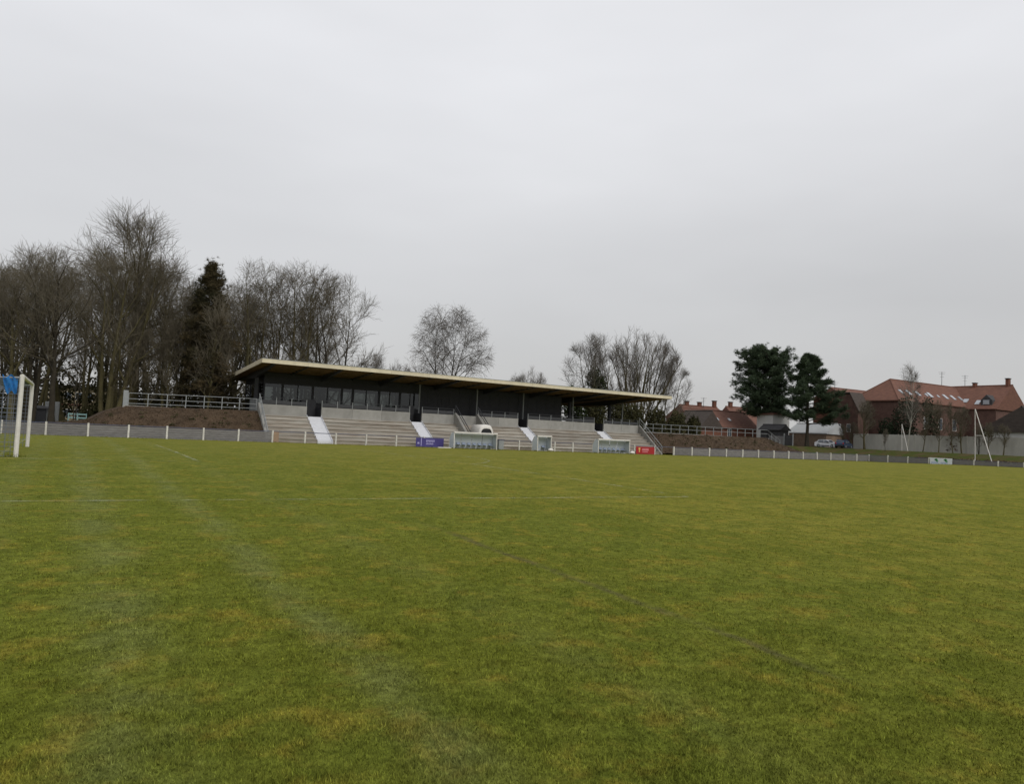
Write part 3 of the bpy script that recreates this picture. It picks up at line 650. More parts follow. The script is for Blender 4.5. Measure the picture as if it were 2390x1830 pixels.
# goal at the left edge
def goal():
    g = thing('football_goal', 'white football goal with grey net and blue cloth at the corner', 'goal', (-1.3, 30.6, .44)); s, t0, t1, h = -1.28, 27.0, 34.3, 2.5; z = .42
    for t in (t0, t1): MB().tube([(s, t, z-.05), (s, t, z+h)], .065, 10).build('goal_post', M['white'], g, smooth=False)
    MB().tube([(s, t0-.06, z+h), (s, t1+.06, z+h)], .06, 10).build('crossbar', M['white'], g)
    b = MB()
    for t in (t0, t1):
        MB().tube([(s, t, z+h-.05), (s-.9, t, z+h-.1), (s-2.0, t, z+.03)], .03, 6).build('net_support', M['galv'], g)
    MB().tube([(s-2, t0, z+.03), (s-2, t1, z+.03)], .03, 6).build('ground_bar', M['galv'], g)
    net = MB(); r = .007
    def xback(zz): return .9+(1-zz/(h-.1))*1.1
    for t in (t0, t1):
        for k in range(17):
            zz = .05+k*.145; net.tube([(s, t, z+zz), (s-xback(zz), t, z+zz)], r, 3, False)
        for k in range(1, 14):
            x = k*.15; zt_ = (h-.1) if x < .9 else (h-.1)*(1-(x-.9)/1.1); net.tube([(s-x, t, z), (s-x, t, z+max(.06, zt_))], r, 3, False)
    for k in range(51):
        t = t0+(t1-t0)*k/50; net.tube([(s, t, z+h-.02), (s-.9, t, z+h-.16), (s-2, t, z+.03)], r, 3, False)
    for k in range(20):
        u = k/19; x = .9*min(1, u*3.2) if u < .31 else .9+1.1*(u-.31)/.69; zz = h-.05-.1*min(1, u*3.2) if u < .31 else (h-.15)*(1-(u-.31)/.69)+.03
        net.tube([(s-x, t0, z+zz), (s-x, t1, z+zz)], r, 3, False)
    net.build('net', M['netmat'], g, recalc=False)
    c = thing('cloth', 'blue cloth tied to the goal net beside the near goal post', 'cloth', (s-.35, t0, z+h-.3))
    rng = np.random.default_rng(2); nx, nz_ = 9, 10; V = []; F = []
    for i in range(nx):
        for j in range(nz_):
            x = s-.10-.40*i/(nx-1)*(1-.25*j/nz_); V.append((x, t0-.05+.07*math.sin(i*1.9+j*.6)+.03*rng.random(), z+h-.02-.50*j/(nz_-1)-.06*math.sin(i*1.3)))
    for i in range(nx-1):
        for j in range(nz_-1): F.append((i*nz_+j, i*nz_+j+1, (i+1)*nz_+j+1, (i+1)*nz_+j))
    k = len(V); V2 = V+[(p[0], p[1]+.02, p[2]) for p in V]; F2 = F+[tuple(i+k for i in f[::-1]) for f in F]
    MB().add(V2, F2).build('drape', M['jersey'], c, recalc=False, smooth=True)
goal()

def tufts():
    rng = np.random.default_rng(15); xs, ys = [], []
    for (x0, x1, y0, y1, n) in ((-8, 68, 72.45, 72.7, 9000), (68, 111, 72.4, 72.65, 9000), (110.7, 111.1, 40, 72.5, 7000), (35, 60, 70.1, 70.35, 1500), (-1.6, -1.0, 26.8, 27.2, 120)):
        xs.append(rng.uniform(x0, x1, n)); ys.append(rng.uniform(y0, y1, n))
    x, y = np.concatenate(xs), np.concatenate(ys); n = len(x); h = rng.uniform(.05, .20, n)*rng.random(n)**.5; la = rng.uniform(0, 6.28, n); ln = rng.uniform(0, .6, n); w = rng.uniform(.006, .014, n)
    base = np.stack([x, y, gz(x, y)-.01], 1); az = rng.uniform(0, 6.28, n); sd = np.stack([np.cos(az), np.sin(az), 0*az], 1)*w[:, None]; tip = base+np.stack([np.cos(la)*np.sin(ln)*h, np.sin(la)*np.sin(ln)*h, np.cos(ln)*h], 1)
    me = np_mesh('grass_tufts', np.stack([base-sd, base+sd, tip], 1).reshape(-1, 3), [np.arange(3*n).reshape(-1, 3)]); at = me.attributes.new('rnd', 'FLOAT', 'POINT'); at.data.foreach_set('value', np.repeat(rng.random(n)*.5, 3).astype(np.float32))
    o = link('grass_tufts', me, M['blade']); tag(o, 'longer unmown grass along the foot of the fences', 'grass', kind='stuff')
tufts()
# ------------------------------------------------------------------ trees
def _perp(d):
    ref = np.where(np.abs(d[:, 2:3]) < .9, np.array([[0, 0, 1.]]), np.array([[1., 0, 0]])); u = np.cross(d, ref); return u/np.linalg.norm(u, axis=1)[:, None]
def grow(rng, st, d, ln, r, nseg, jit, trop, tend=.25):
    n = len(st); P = np.zeros((n, nseg+1, 3)); P[:, 0] = st; dd = d.copy()
    for k in range(nseg):
        dd = dd+rng.normal(0, jit, (n, 3)); dd[:, 2] += trop/nseg; dd /= np.linalg.norm(dd, axis=1)[:, None]
        P[:, k+1] = P[:, k]+dd*(ln/nseg)[:, None]
    u = np.linspace(0, 1, nseg+1)[None]; return P, r[:, None]*(1-(1-tend)*u)
def tubes(P, Rr, m):
    n, k = P.shape[:2]; d = P[:, -1]-P[:, 0]; d = d/(np.linalg.norm(d, axis=1)[:, None]+1e-9); u = _perp(d); w = np.cross(d, u)
    a = 2*np.pi*np.arange(m)/m; ring = u[:, None]*np.cos(a)[None, :, None]+w[:, None]*np.sin(a)[None, :, None]
    V = P[:, :, None]+ring[:, None]*Rr[:, :, None, None]
    b = np.arange(n)[:, None, None]*k*m; i = np.arange(k-1)[None, :, None]*m; j = np.arange(m)[None, None]; j2 = (j+1) % m
    F = np.stack([b+i+j, b+i+j2, b+i+m+j2, b+i+m+j], -1).reshape(-1, 4); return V.reshape(-1, 3), F
def spawn(rng, P, Rr, ln, k, u0, ang, ratio, env, trop=0., rmin=.012, rk=.6, u1=1.0, angj=.25, reach=0., fall=.45, keep=.4, absl=None):
    n, s = P.shape[:2]; s -= 1
    u = u0+(u1-u0)*(np.arange(k)[None]+rng.random((n, k)))/k; u = np.clip(u, 0, .999); i = np.floor(u*s).astype(int); f = u*s-i; ix = np.arange(n)[:, None]
    st = P[ix, i]*(1-f)[..., None]+P[ix, i+1]*f[..., None]; tan = P[ix, i+1]-P[ix, i]; rad = Rr[ix, i]*(1-f)+Rr[ix, i+1]*f
    st, tan, rad, uu = st.reshape(-1, 3), tan.reshape(-1, 3), rad.ravel(), u.ravel(); tan = tan/np.linalg.norm(tan, axis=1)[:, None]
    az = (np.arange(k)[None]*2.4+rng.uniform(0, 6.28, (n, 1))+rng.normal(0, .5, (n, k))).ravel(); p = _perp(tan); q = np.cross(tan, p)
    side = p*np.cos(az)[:, None]+q*np.sin(az)[:, None]; a = np.clip((ang+rng.normal(0, angj, len(az)))*(1.15-.4*uu), .12, 1.6)
    d = tan*np.cos(a)[:, None]+side*np.sin(a)[:, None]; d[:, 2] += trop; d /= np.linalg.norm(d, axis=1)[:, None]
    want = np.repeat(ln, k)*ratio*(1-fall*uu)*rng.uniform(.65, 1.25, len(uu)); want = want if absl is None else rng.uniform(absl[0], absl[1], len(uu)); L_ = want
    if env is not None:
        c, R = env; o = (st-c)/R; e = d/R; A = (e*e).sum(1); B = (o*e).sum(1); Cc = (o*o).sum(1)-1
        disc = np.maximum(B*B-A*Cc, 0); far = np.where(Cc < 0, (-B+np.sqrt(disc))/A, .2)
        if reach: L_ = far*rng.uniform(reach*.8, reach*1.12, len(far))
        else: L_ = np.minimum(want, far*rng.uniform(.9, 1.15, len(far)))
    ok = (L_ > keep*want) | (rng.random(len(L_)) < .12); L_ = np.maximum(L_, .3); return st[ok], d[ok], L_[ok], np.maximum(rad*rk, rmin)[ok]
TREE = {}
def gen_tree(key, seed, H, R, tr=.42, stems=1, spread=.12, clear=.28, n=(16, 8, 7, 5), ang=(.75, .7, .7, .7), trop=(.35, .2, .1, .05), ratio=(.55, .5, .5, .55), low=.5, rtw=.013, tops=1.0, lean=(0, 0), jit=.07, limbu=1.0, reach=.86):
    """bare tree at its own origin: trunk mesh (trunk and limbs) and crown mesh (branches and twigs)"""
    rng = np.random.default_rng(seed); zc = H*(clear*low+1)/2; env = (np.array([lean[0], lean[1], zc]), np.array([R, R, H-zc]))
    az = rng.uniform(0, 6.28)+np.arange(stems)*6.283/stems; sp = spread*rng.uniform(.6, 1.3, stems)
    d = np.stack([np.cos(az)*sp+lean[0]/H, np.sin(az)*sp+lean[1]/H, np.ones(stems)], 1); d /= np.linalg.norm(d, axis=1)[:, None]
    st = np.stack([np.cos(az)*tr*.6*(stems > 1), np.sin(az)*tr*.6*(stems > 1), np.full(stems, -.3)], 1)
    L0 = (H*rng.uniform(.74, .88, stems))*tops; r0 = np.full(stems, tr*(.72 if stems == 1 else .46))
    P0, R0 = grow(rng, st, d, L0, r0, 10, jit*.55, .15, .12); R0[:, 0] *= 1.35
    s1, d1, l1, q1 = spawn(rng, P0, R0, L0, n[0], clear, ang[0], ratio[0], env, .12, .03, .62, u1=limbu, reach=reach, keep=0); P1, R1 = grow(rng, s1, d1, l1, q1, 7, jit*1.6, trop[0], .2)
    s2, d2, l2, q2 = spawn(rng, P1, R1, l1, n[1], .18, ang[1], ratio[1], env, .08, .02, .6); P2, R2 = grow(rng, s2, d2, l2, q2, 5, jit*1.9, trop[1], .3)
    k3 = H/20; s3, d3, l3, q3 = spawn(rng, P2, R2, l2, n[2], .10, ang[2], ratio[2], env, .04, rtw*1.15, .55, absl=(.9*k3, 2.1*k3), keep=.3); P3, R3 = grow(rng, s3, d3, l3, q3, 3, jit*2, trop[2], .5)
    s4, d4, l4, q4 = spawn(rng, P3, R3, l3, n[3], .15, ang[3]*.8, ratio[3], None, .03, rtw*.85, .55, absl=(.45*k3, 1.15*k3)); P4, R4 = grow(rng, s4, d4, l4, q4, 2, jit*2, trop[3], .6)
    def comb(parts):
        Vs, Fs, k = [], [], 0
        for P, r, m in parts:
            V, F = tubes(P, r, m); Vs.append(V); Fs.append(F+k); k += len(V)
        return np.concatenate(Vs), np.concatenate(Fs)
    V, F = comb([(P0, R0, 8), (P1, R1, 5)]); tm = np_mesh(key+'_trunk', V, [F], True)
    V, F = comb([(P2, R2, 4), (P3, R3, 3), (P4, R4, 3)]); cm = np_mesh(key+'_crown', V, [F], True)
    TREE[key] = (tm, cm, H, (P0, R0, P1, P2)); return TREE[key]
def tree(key, label, x, topy, t=None, s=None, group=None, bark='bark', twig='twig', sxy=1., rot=0., name='bare_tree', cat='tree', basez=None, h=None):
    tm, cm, H, _ = TREE[key]
    p = atT(x, topy, t) if t is not None else atS(x, topy, s); gzv = float(gz(p[0], p[1])) if basez is None else basez
    k = ((p[2]-gzv) if h is None else h)/H
    e = thing(name, label, cat, (p[0], p[1], gzv), group); e.scale = (k*sxy, k*sxy, k); e.rotation_euler = (0, 0, rot)
    a = bpy.data.objects.new('trunk', tm); b = bpy.data.objects.new('crown', cm)
    for o, m in ((a, bark), (b, twig)):
        C.objects.link(o); o.parent = e; ORG[o.name] = ORG[e.name]
        if not o.data.materials: o.data.materials.append(None)
        o.material_slots[0].link = 'OBJECT'; o.material_slots[0].material = M[m]
    return e
# leaf masses
def leaves(rng, P, n, size, flat=.0):
    """n triangles-pairs (quads) scattered at points P with random orientation"""
    idx = rng.integers(0, len(P), n); c = P[idx]; a = rng.normal(size=(n, 3)); a[:, 2] *= (1-flat); a /= np.linalg.norm(a, axis=1)[:, None]; b = np.cross(a, rng.normal(size=(n, 3))); b /= np.linalg.norm(b, axis=1)[:, None]
    s = rng.uniform(size[0], size[1], n)[:, None]; V = np.stack([c-a*s, c+b*s*.55, c+a*s, c-b*s*.55], 1).reshape(-1, 3); return V, np.arange(4*n).reshape(-1, 4)
def clump_pts(rng, blobs, n, shell=.55, lump=.22):
    B = np.array(blobs, float); w = (B[:, 3]*B[:, 4]*B[:, 5])**(2/3); idx = rng.choice(len(B), n, p=w/w.sum()); d = rng.normal(size=(n, 3)); d /= np.linalg.norm(d, axis=1)[:, None]
    # lumpy radius
    k = np.sin(d[:, 0]*7+idx)*np.sin(d[:, 1]*6+idx*2)*np.cos(d[:, 2]*8+idx); r = (shell+(1-shell)*rng.random(n)**.6)*(1+lump*k); return B[idx, :3]+d*r[:, None]*B[idx, 3:6]
def shrub(name, label, blobs, n, size, m, loc, seed=1, group=None, cat='shrub', stems=4, h=1.2, shell=.45):
    rng = np.random.default_rng(seed); e = thing(name, label, cat, loc, group); o = np.array(loc, float)
    P = clump_pts(rng, blobs, n, shell); V, F = leaves(rng, P, n, size); link('foliage', np_mesh('foliage', V-o, [F]), M[m], e)
    st = MB(); B = blobs[0]
    for k in range(stems):
        tip = np.array(blobs[k % len(blobs)][:3])+rng.normal(0, .2, 3); st.tube([o+np.array([rng.normal(0, .15), rng.normal(0, .15), -.2]), (o+tip)/2+rng.normal(0, .2, 3), tip], [.07, .05, .02], 5)
    st.build('stem', M['barkdark'], e, recalc=False); return e
def pine(name, label, base, H, seed, prof, nb, tuft, ntuft, m, bark='barkdark', stems=((0, 0),), tr=.3, droop=0., group=None, up=.3, loose=.26):
    """evergreen: trunk, boughs, and needle tufts along them; prof(u)-> bough length at relative height u"""
    rng = np.random.default_rng(seed); e = thing(name, label, 'tree', base, group); pts = []; Vt, Ft, k0 = [], [], 0; bl, br = [], []
    for (lx, ly) in stems:
        u = np.linspace(0, 1, 9); P = np.stack([lx*u**1.2*H+rng.normal(0, .05, 9)*u*3, ly*u**1.2*H+rng.normal(0, .05, 9)*u*3, u*H*.97-.2], 1); Rr = tr*(1-.9*u)*(1+.3*(u == 0))
        V, F = tubes(P[None], Rr[None], 7); Vt.append(V); Ft.append(F+k0); k0 += len(V)
        for b in range(nb):
            ub = prof[0]+(1-prof[0])*((b+rng.random())/nb); z = np.array([np.interp(ub, u, P[:, i]) for i in range(3)]); ln = prof[1](ub)*rng.uniform(.5, 1.3); az = b*2.4+rng.normal(0, .4)
            n = 7; q = np.linspace(0, 1, n); d = np.stack([np.cos(az)*q*ln, np.sin(az)*q*ln, (up*q-droop*q*q)*ln+rng.normal(0, .08)], 1)+z; d[1:] += rng.normal(0, .12, (n-1, 3))
            V, F = tubes(d[None], (tr*.28*(1-.8*q))[None], 4); Vt.append(V); Ft.append(F+k0); k0 += len(V); bl.append(d)
            for _ in range(5):      # side twigs
                a = rng.uniform(.3, 1.0); s0 = np.array([np.interp(a, q, d[:, i]) for i in range(3)]); ta = az+rng.choice([-1, 1])*rng.uniform(.4, 1.2); l2 = ln*rng.uniform(.2, .42)
                e2 = s0+np.array([np.cos(ta)*l2, np.sin(ta)*l2, l2*rng.uniform(.0, .5)*(1 if up > 0 else -.6)]); bl.append(np.stack([s0+(e2-s0)*x for x in q]))
    link('trunk', np_mesh('trunk', np.concatenate(Vt), [np.concatenate(Ft)], True), M[bark], e)
    B = np.array(bl); n = ntuft; i = rng.integers(0, len(B), n); u = rng.uniform(.35, 1.0, n)*6; j = np.minimum(u.astype(int), 5); f = (u-j)[:, None]; c = B[i, j]*(1-f)+B[i, j+1]*f+rng.normal(0, loose, (n, 3))
    K = 16; dirs = rng.normal(size=(n, K, 3)); dirs[..., 2] = dirs[..., 2]*.7+.45*(1 if up > 0 else .1); dirs /= np.linalg.norm(dirs, axis=2)[..., None]; sz = rng.uniform(tuft[0], tuft[1], (n, 1, 1))
    side = np.cross(dirs, rng.normal(size=(n, K, 3))); side /= np.linalg.norm(side, axis=2)[..., None]; cc = c[:, None]
    V = np.stack([cc-side*sz*.06, cc+side*sz*.06, cc+dirs*sz], 2).reshape(-1, 3); link('crown', np_mesh('crown', V, [np.arange(len(V)).reshape(-1, 3)]), M[m], e); return e

# tree stock: a few grown shapes, the big ones used once
gen_tree('oakA', 11, 25, 8.4, .58, 1, clear=.34, n=(18, 9, 7, 4), ang=(.80, .7, .7, .7), trop=(.45, .3, .12, .05), ratio=(.5, .42, .46, .6))
gen_tree('oakB', 12, 20, 7.0, .48, 1, clear=.34, n=(15, 8, 6, 3), ang=(.95, .75, .7, .7), trop=(.30, .2, .1, 0), ratio=(.5, .42, .46, .6))
gen_tree('multi', 13, 20, 6.4, .62, 4, spread=.20, clear=.26, n=(7, 7, 6, 3), ang=(.75, .7, .65, .7), trop=(.4, .3, .1, 0), ratio=(.5, .42, .46, .6))
gen_tree('upright', 14, 20, 4.4, .42, 2, spread=.07, clear=.30, n=(12, 6, 5, 3), ang=(.75, .7, .7, .7), trop=(.6, .3, .1, -.1), ratio=(.5, .45, .5, .6))
gen_tree('pollard', 15, 19, 4.9, .46, 3, spread=.10, clear=.30, n=(10, 6, 5, 3), ang=(.9, .8, .75, .8), trop=(.4, .2, 0, -.15), ratio=(.5, .45, .5, .6))
gen_tree('round', 16, 18, 6.2, .46, 3, spread=.18, clear=.18, n=(9, 8, 6, 4), ang=(.85, .65, .65, .7), trop=(.35, .25, .15, .1), low=.3, ratio=(.5, .42, .46, .6))
gen_tree('layered', 17, 19, 7.3, .42, 3, spread=.20, clear=.28, n=(13, 9, 7, 3), ang=(1.05, .75, .65, .65), trop=(.02, -.30, -.35, -.35), low=.2, ratio=(.5, .4, .45, .6))
gen_tree('broom', 18, 15, 6.4, .50, 7, spread=.36, clear=.14, n=(7, 7, 6, 3), ang=(.5, .5, .5, .6), trop=(.55, .4, .25, .15), low=.1, ratio=(.5, .45, .5, .6))
gen_tree('slender', 19, 11, 2.0, .16, 1, clear=.26, n=(20, 6, 4, 3), ang=(.6, .5, .6, .6), trop=(.6, .4, .1, 0), rtw=.012)
gen_tree('broomsmall', 20, 7.5, 1.6, .22, 1, clear=.30, n=(14, 7, 5, 4), ang=(.6, .5, .55, .6), trop=(.5, .35, .2, .1), rtw=.013)
gen_tree('birch', 21, 16, 2.4, .22, 1, clear=.30, n=(22, 6, 5, 4), ang=(.7, .6, .6, .6), trop=(.45, .1, -.1, -.2), rtw=.010)

# left wood
tree('oakB', 'bare broad tree with thick olive trunk right behind the goal post', 58, 590, 90, rot=.4, sxy=1.05)
tree('multi', 'bare dark tree with several twisted stems splitting from its base beyond the goal', 100, 570, 92, rot=2.0, sxy=.9, bark='barkdark')
tree('oakB', 'bare tree with dark bare trunk and low Y shaped forks left of the embankment', 153, 575, 89, rot=3.1, sxy=1.0, bark='barkdark')
tree('upright', 'thin straight dark pole like tree at the left foot of the embankment', 196, 690, 90, rot=1.0, sxy=.42, bark='barkdark')
tree('multi', 'bare tree of massive leaning olive stems at the left end of the embankment', 283, 560, 92, rot=.5, sxy=1.05)
tree('oakA', 'tallest bare tree with dense dome of twigs rising over the wood', 342, 482, 96, rot=.2, sxy=1.18)
tree('upright', 'bare slim tree between the tallest tree and the dark cedar', 405, 600, 94, rot=2.4, sxy=.95)
tree('pollard', 'bare many stemmed tree with olive bark before the dark cedar', 440, 640, 95, rot=1.2, sxy=.8)
tree('pollard', 'bare tree with knobbly pollarded top behind the left roof corner', 612, 606, 104, rot=.9, sxy=.85)
tree('upright', 'bare upright tree with long wavy limbs behind the stand roof', 668, 622, 106, rot=2.9, sxy=1.15)
tree('upright', 'bare upright tree with forked leader behind the stand roof', 722, 615, 105, rot=4.4, sxy=1.2)
tree('round', 'bare rounded tree with fan of fine twigs at the right edge of the wood', 790, 640, 108, rot=.3, sxy=1.0, bark='barkdark')
rg = random.Random(8)
GB = 'bare trees of the back row of the wood'; LB = 'bare leafless tree filling the back row of the wood'
for i, x in enumerate([-60, -15, 30, 78, 120, 178, 225, 262, 310, 372, 425, 462, 520, 548, 585, 640, 700, 752]):
    t = 108+rg.uniform(0, 16); top = [640, 620, 630, 600, 610, 590, 600, 585, 590, 610, 640, 650, 690, 660, 660, 670, 680, 720][i]+rg.uniform(-15, 15)
    tree(['oakB', 'upright', 'round', 'multi', 'pollard'][i % 5], LB, x, top, t, group=GB, rot=rg.uniform(0, 6), sxy=rg.uniform(.85, 1.15), twig='twig')
GT = 'thin stems behind the left embankment'; LT = 'thin leaning bare sapling behind the left embankment railing'
for i, x in enumerate([305, 328, 362, 388, 412, 436, 470, 500, 515, 535]):
    tree('slender', LT, x, 720+rg.uniform(-40, 70), 90+rg.uniform(0, 10), group=GT, rot=rg.uniform(0, 6), sxy=rg.uniform(.7, 1.1), bark='bark')
p = atT(494, 608, 93); pine('cedar_tree', 'dark ragged cedar with drooping boughs standing among the bare trees', (p[0], p[1], .5), p[2]-.5, 31, (.22, lambda u: .35+4.0*(1-u)**.65), 58, (.22, .5), 6200, 'cedar', tr=.34, droop=.62, up=.22, loose=.3)
# understory behind the left embankment
GU = 'olive shrubs under the wood'
for i, (x, y, w, h_) in enumerate([(20, 975, 2.2, 1.6), (225, 960, 2.0, 2.2), (330, 900, 2.6, 4.6), (380, 905, 2.2, 4.2), (430, 915, 2.4, 3.8), (470, 905, 2.0, 4.0), (515, 915, 1.8, 3.6), (250, 930, 1.6, 3.0)]):
    p = atT(x, y, 99+i % 3); bz = float(gz(p[0], p[1])); 
    bl = [(p[0]+rg.uniform(-.6, .6), p[1], bz+h_*f, w*(1.1-f*.6), w*.8, h_*.42) for f in (.35, .62, .85)]
    shrub('shrub', 'loose olive shrub in the shade under the wood', bl, 2600, (.08, .20), 'olive', (p[0], p[1], bz), 40+i, GU)
# twiggy crowns peeping over the roof
tree('round', 'small bare crown just showing above the roof left of the lone tree', 885, 826, 140, rot=1.1, sxy=.8, twig='twiggrey')
tree('broom', 'small bare fan of twigs just above the roof beside the lone tree', 930, 840, 140, rot=.3, sxy=.55, twig='twiggrey')
tree('layered', 'lone bare tree with drooping layered branches above the stand roof', 1052, 708, 118, rot=.35, sxy=.88, bark='barkdark', twig='twiggrey')
tree('broom', 'wispy bare bush top just above the middle of the roof', 1236, 856, 128, rot=2.0, sxy=.75, twig='twiggrey')
# clump right of the stand
tree('round', 'bare tree with ivy covered stems behind the right end of the roof', 1398, 780, 104, rot=.6, sxy=.98, twig='twiggrey')
tree('broom', 'bare tree with broom of upright limbs behind the right end of the roof', 1490, 768, 103, rot=.1, sxy=.95, twig='twiggrey')
tree('round', 'bare bushy tree leaning right past the roof end', 1556, 842, 101, rot=4.0, sxy=1.0, twig='twiggrey')
p = atT(1392, 860, 103.4); z0 = float(gz(p[0], p[1]))
shrub('ivy', 'dark ivy mass climbing the bare tree behind the right roof end', [(p[0], p[1], z0+3, 1.4, 1.2, 3.4), (p[0]-.3, p[1], z0+8, 1.5, 1.2, 3.2), (p[0]-.5, p[1], z0+11.6, 1.6, 1.3, 2.0), (p[0]+1.2, p[1], z0+10.5, 1.0, 1.0, 1.8)], 6500, (.09, .22), 'ivy', (p[0], p[1], z0), 61, cat='ivy', shell=.3)
p = atT(1455, 900, 102.4); shrub('ivy', 'olive ivy clothing the stems of the broom shaped tree', [(p[0], p[1], z0+3, 1.5, 1.2, 3.2), (p[0]+1.4, p[1], z0+5, 1.2, 1, 3.0), (p[0]-.4, p[1], z0+7.5, .8, .8, 2.4)], 4500, (.08, .2), 'olive', (p[0], p[1], z0), 62, cat='ivy', shell=.25)
for i, (x, y, h_, w) in enumerate([(1290, 930, 0, 2.0), (1345, 925, 0, 2.3), (1395, 930, 0, 2.3), (1440, 942, 0, 2.3), (1485, 960, 0, 2.3), (1530, 966, 0, 2.2), (1575, 975, 0, 2.1), (1612, 984, 0, 1.7)]):
    p = atT(x, y, 97+i % 2); bz = float(gz(p[0], p[1])); h_ = p[2]-bz; bl = [(p[0]+rg.uniform(-.8, .8), p[1], bz+h_*f, w*(1.15-f*.5), w*.8, h_*.4) for f in (.3, .6, .82)]
    shrub('hedge_shrub', 'dense dark olive hedge shrub behind the right end of the stand', bl, 8000, (.09, .22), 'ivy' if i < 2 else 'olive', (p[0], p[1], bz), 70+i, 'hedge behind the right end of the stand')

# ------------------------------------------------------------------ pines at the right
p = atS(1795, 815, 124); z0 = float(gz(p[0], p[1]))
pine('pine_tree', 'broad round crowned dark pine with forked trunk beyond the right embankment', (p[0], p[1], z0), p[2]-z0, 81, (.24, lambda u: 1.0+4.4*max(0., 1-((u-.48)/.53)**2)**.5), 52, (.28, .7), 11500, 'pine', tr=.42, stems=((.0, -.01), (-.02, .12), (.02, .06)), up=.5)
p = atS(1888, 822, 123); z0 = float(gz(p[0], p[1]))
pine('pine_tree', 'taller pointed dark pine with uneven tiers beside the parked cars', (p[0], p[1], z0), p[2]-z0, 82, (.24, lambda u: .6+5.9*(1-u)**.75), 44, (.28, .7), 9000, 'pine', tr=.36, stems=((.0, .0),), up=.22)

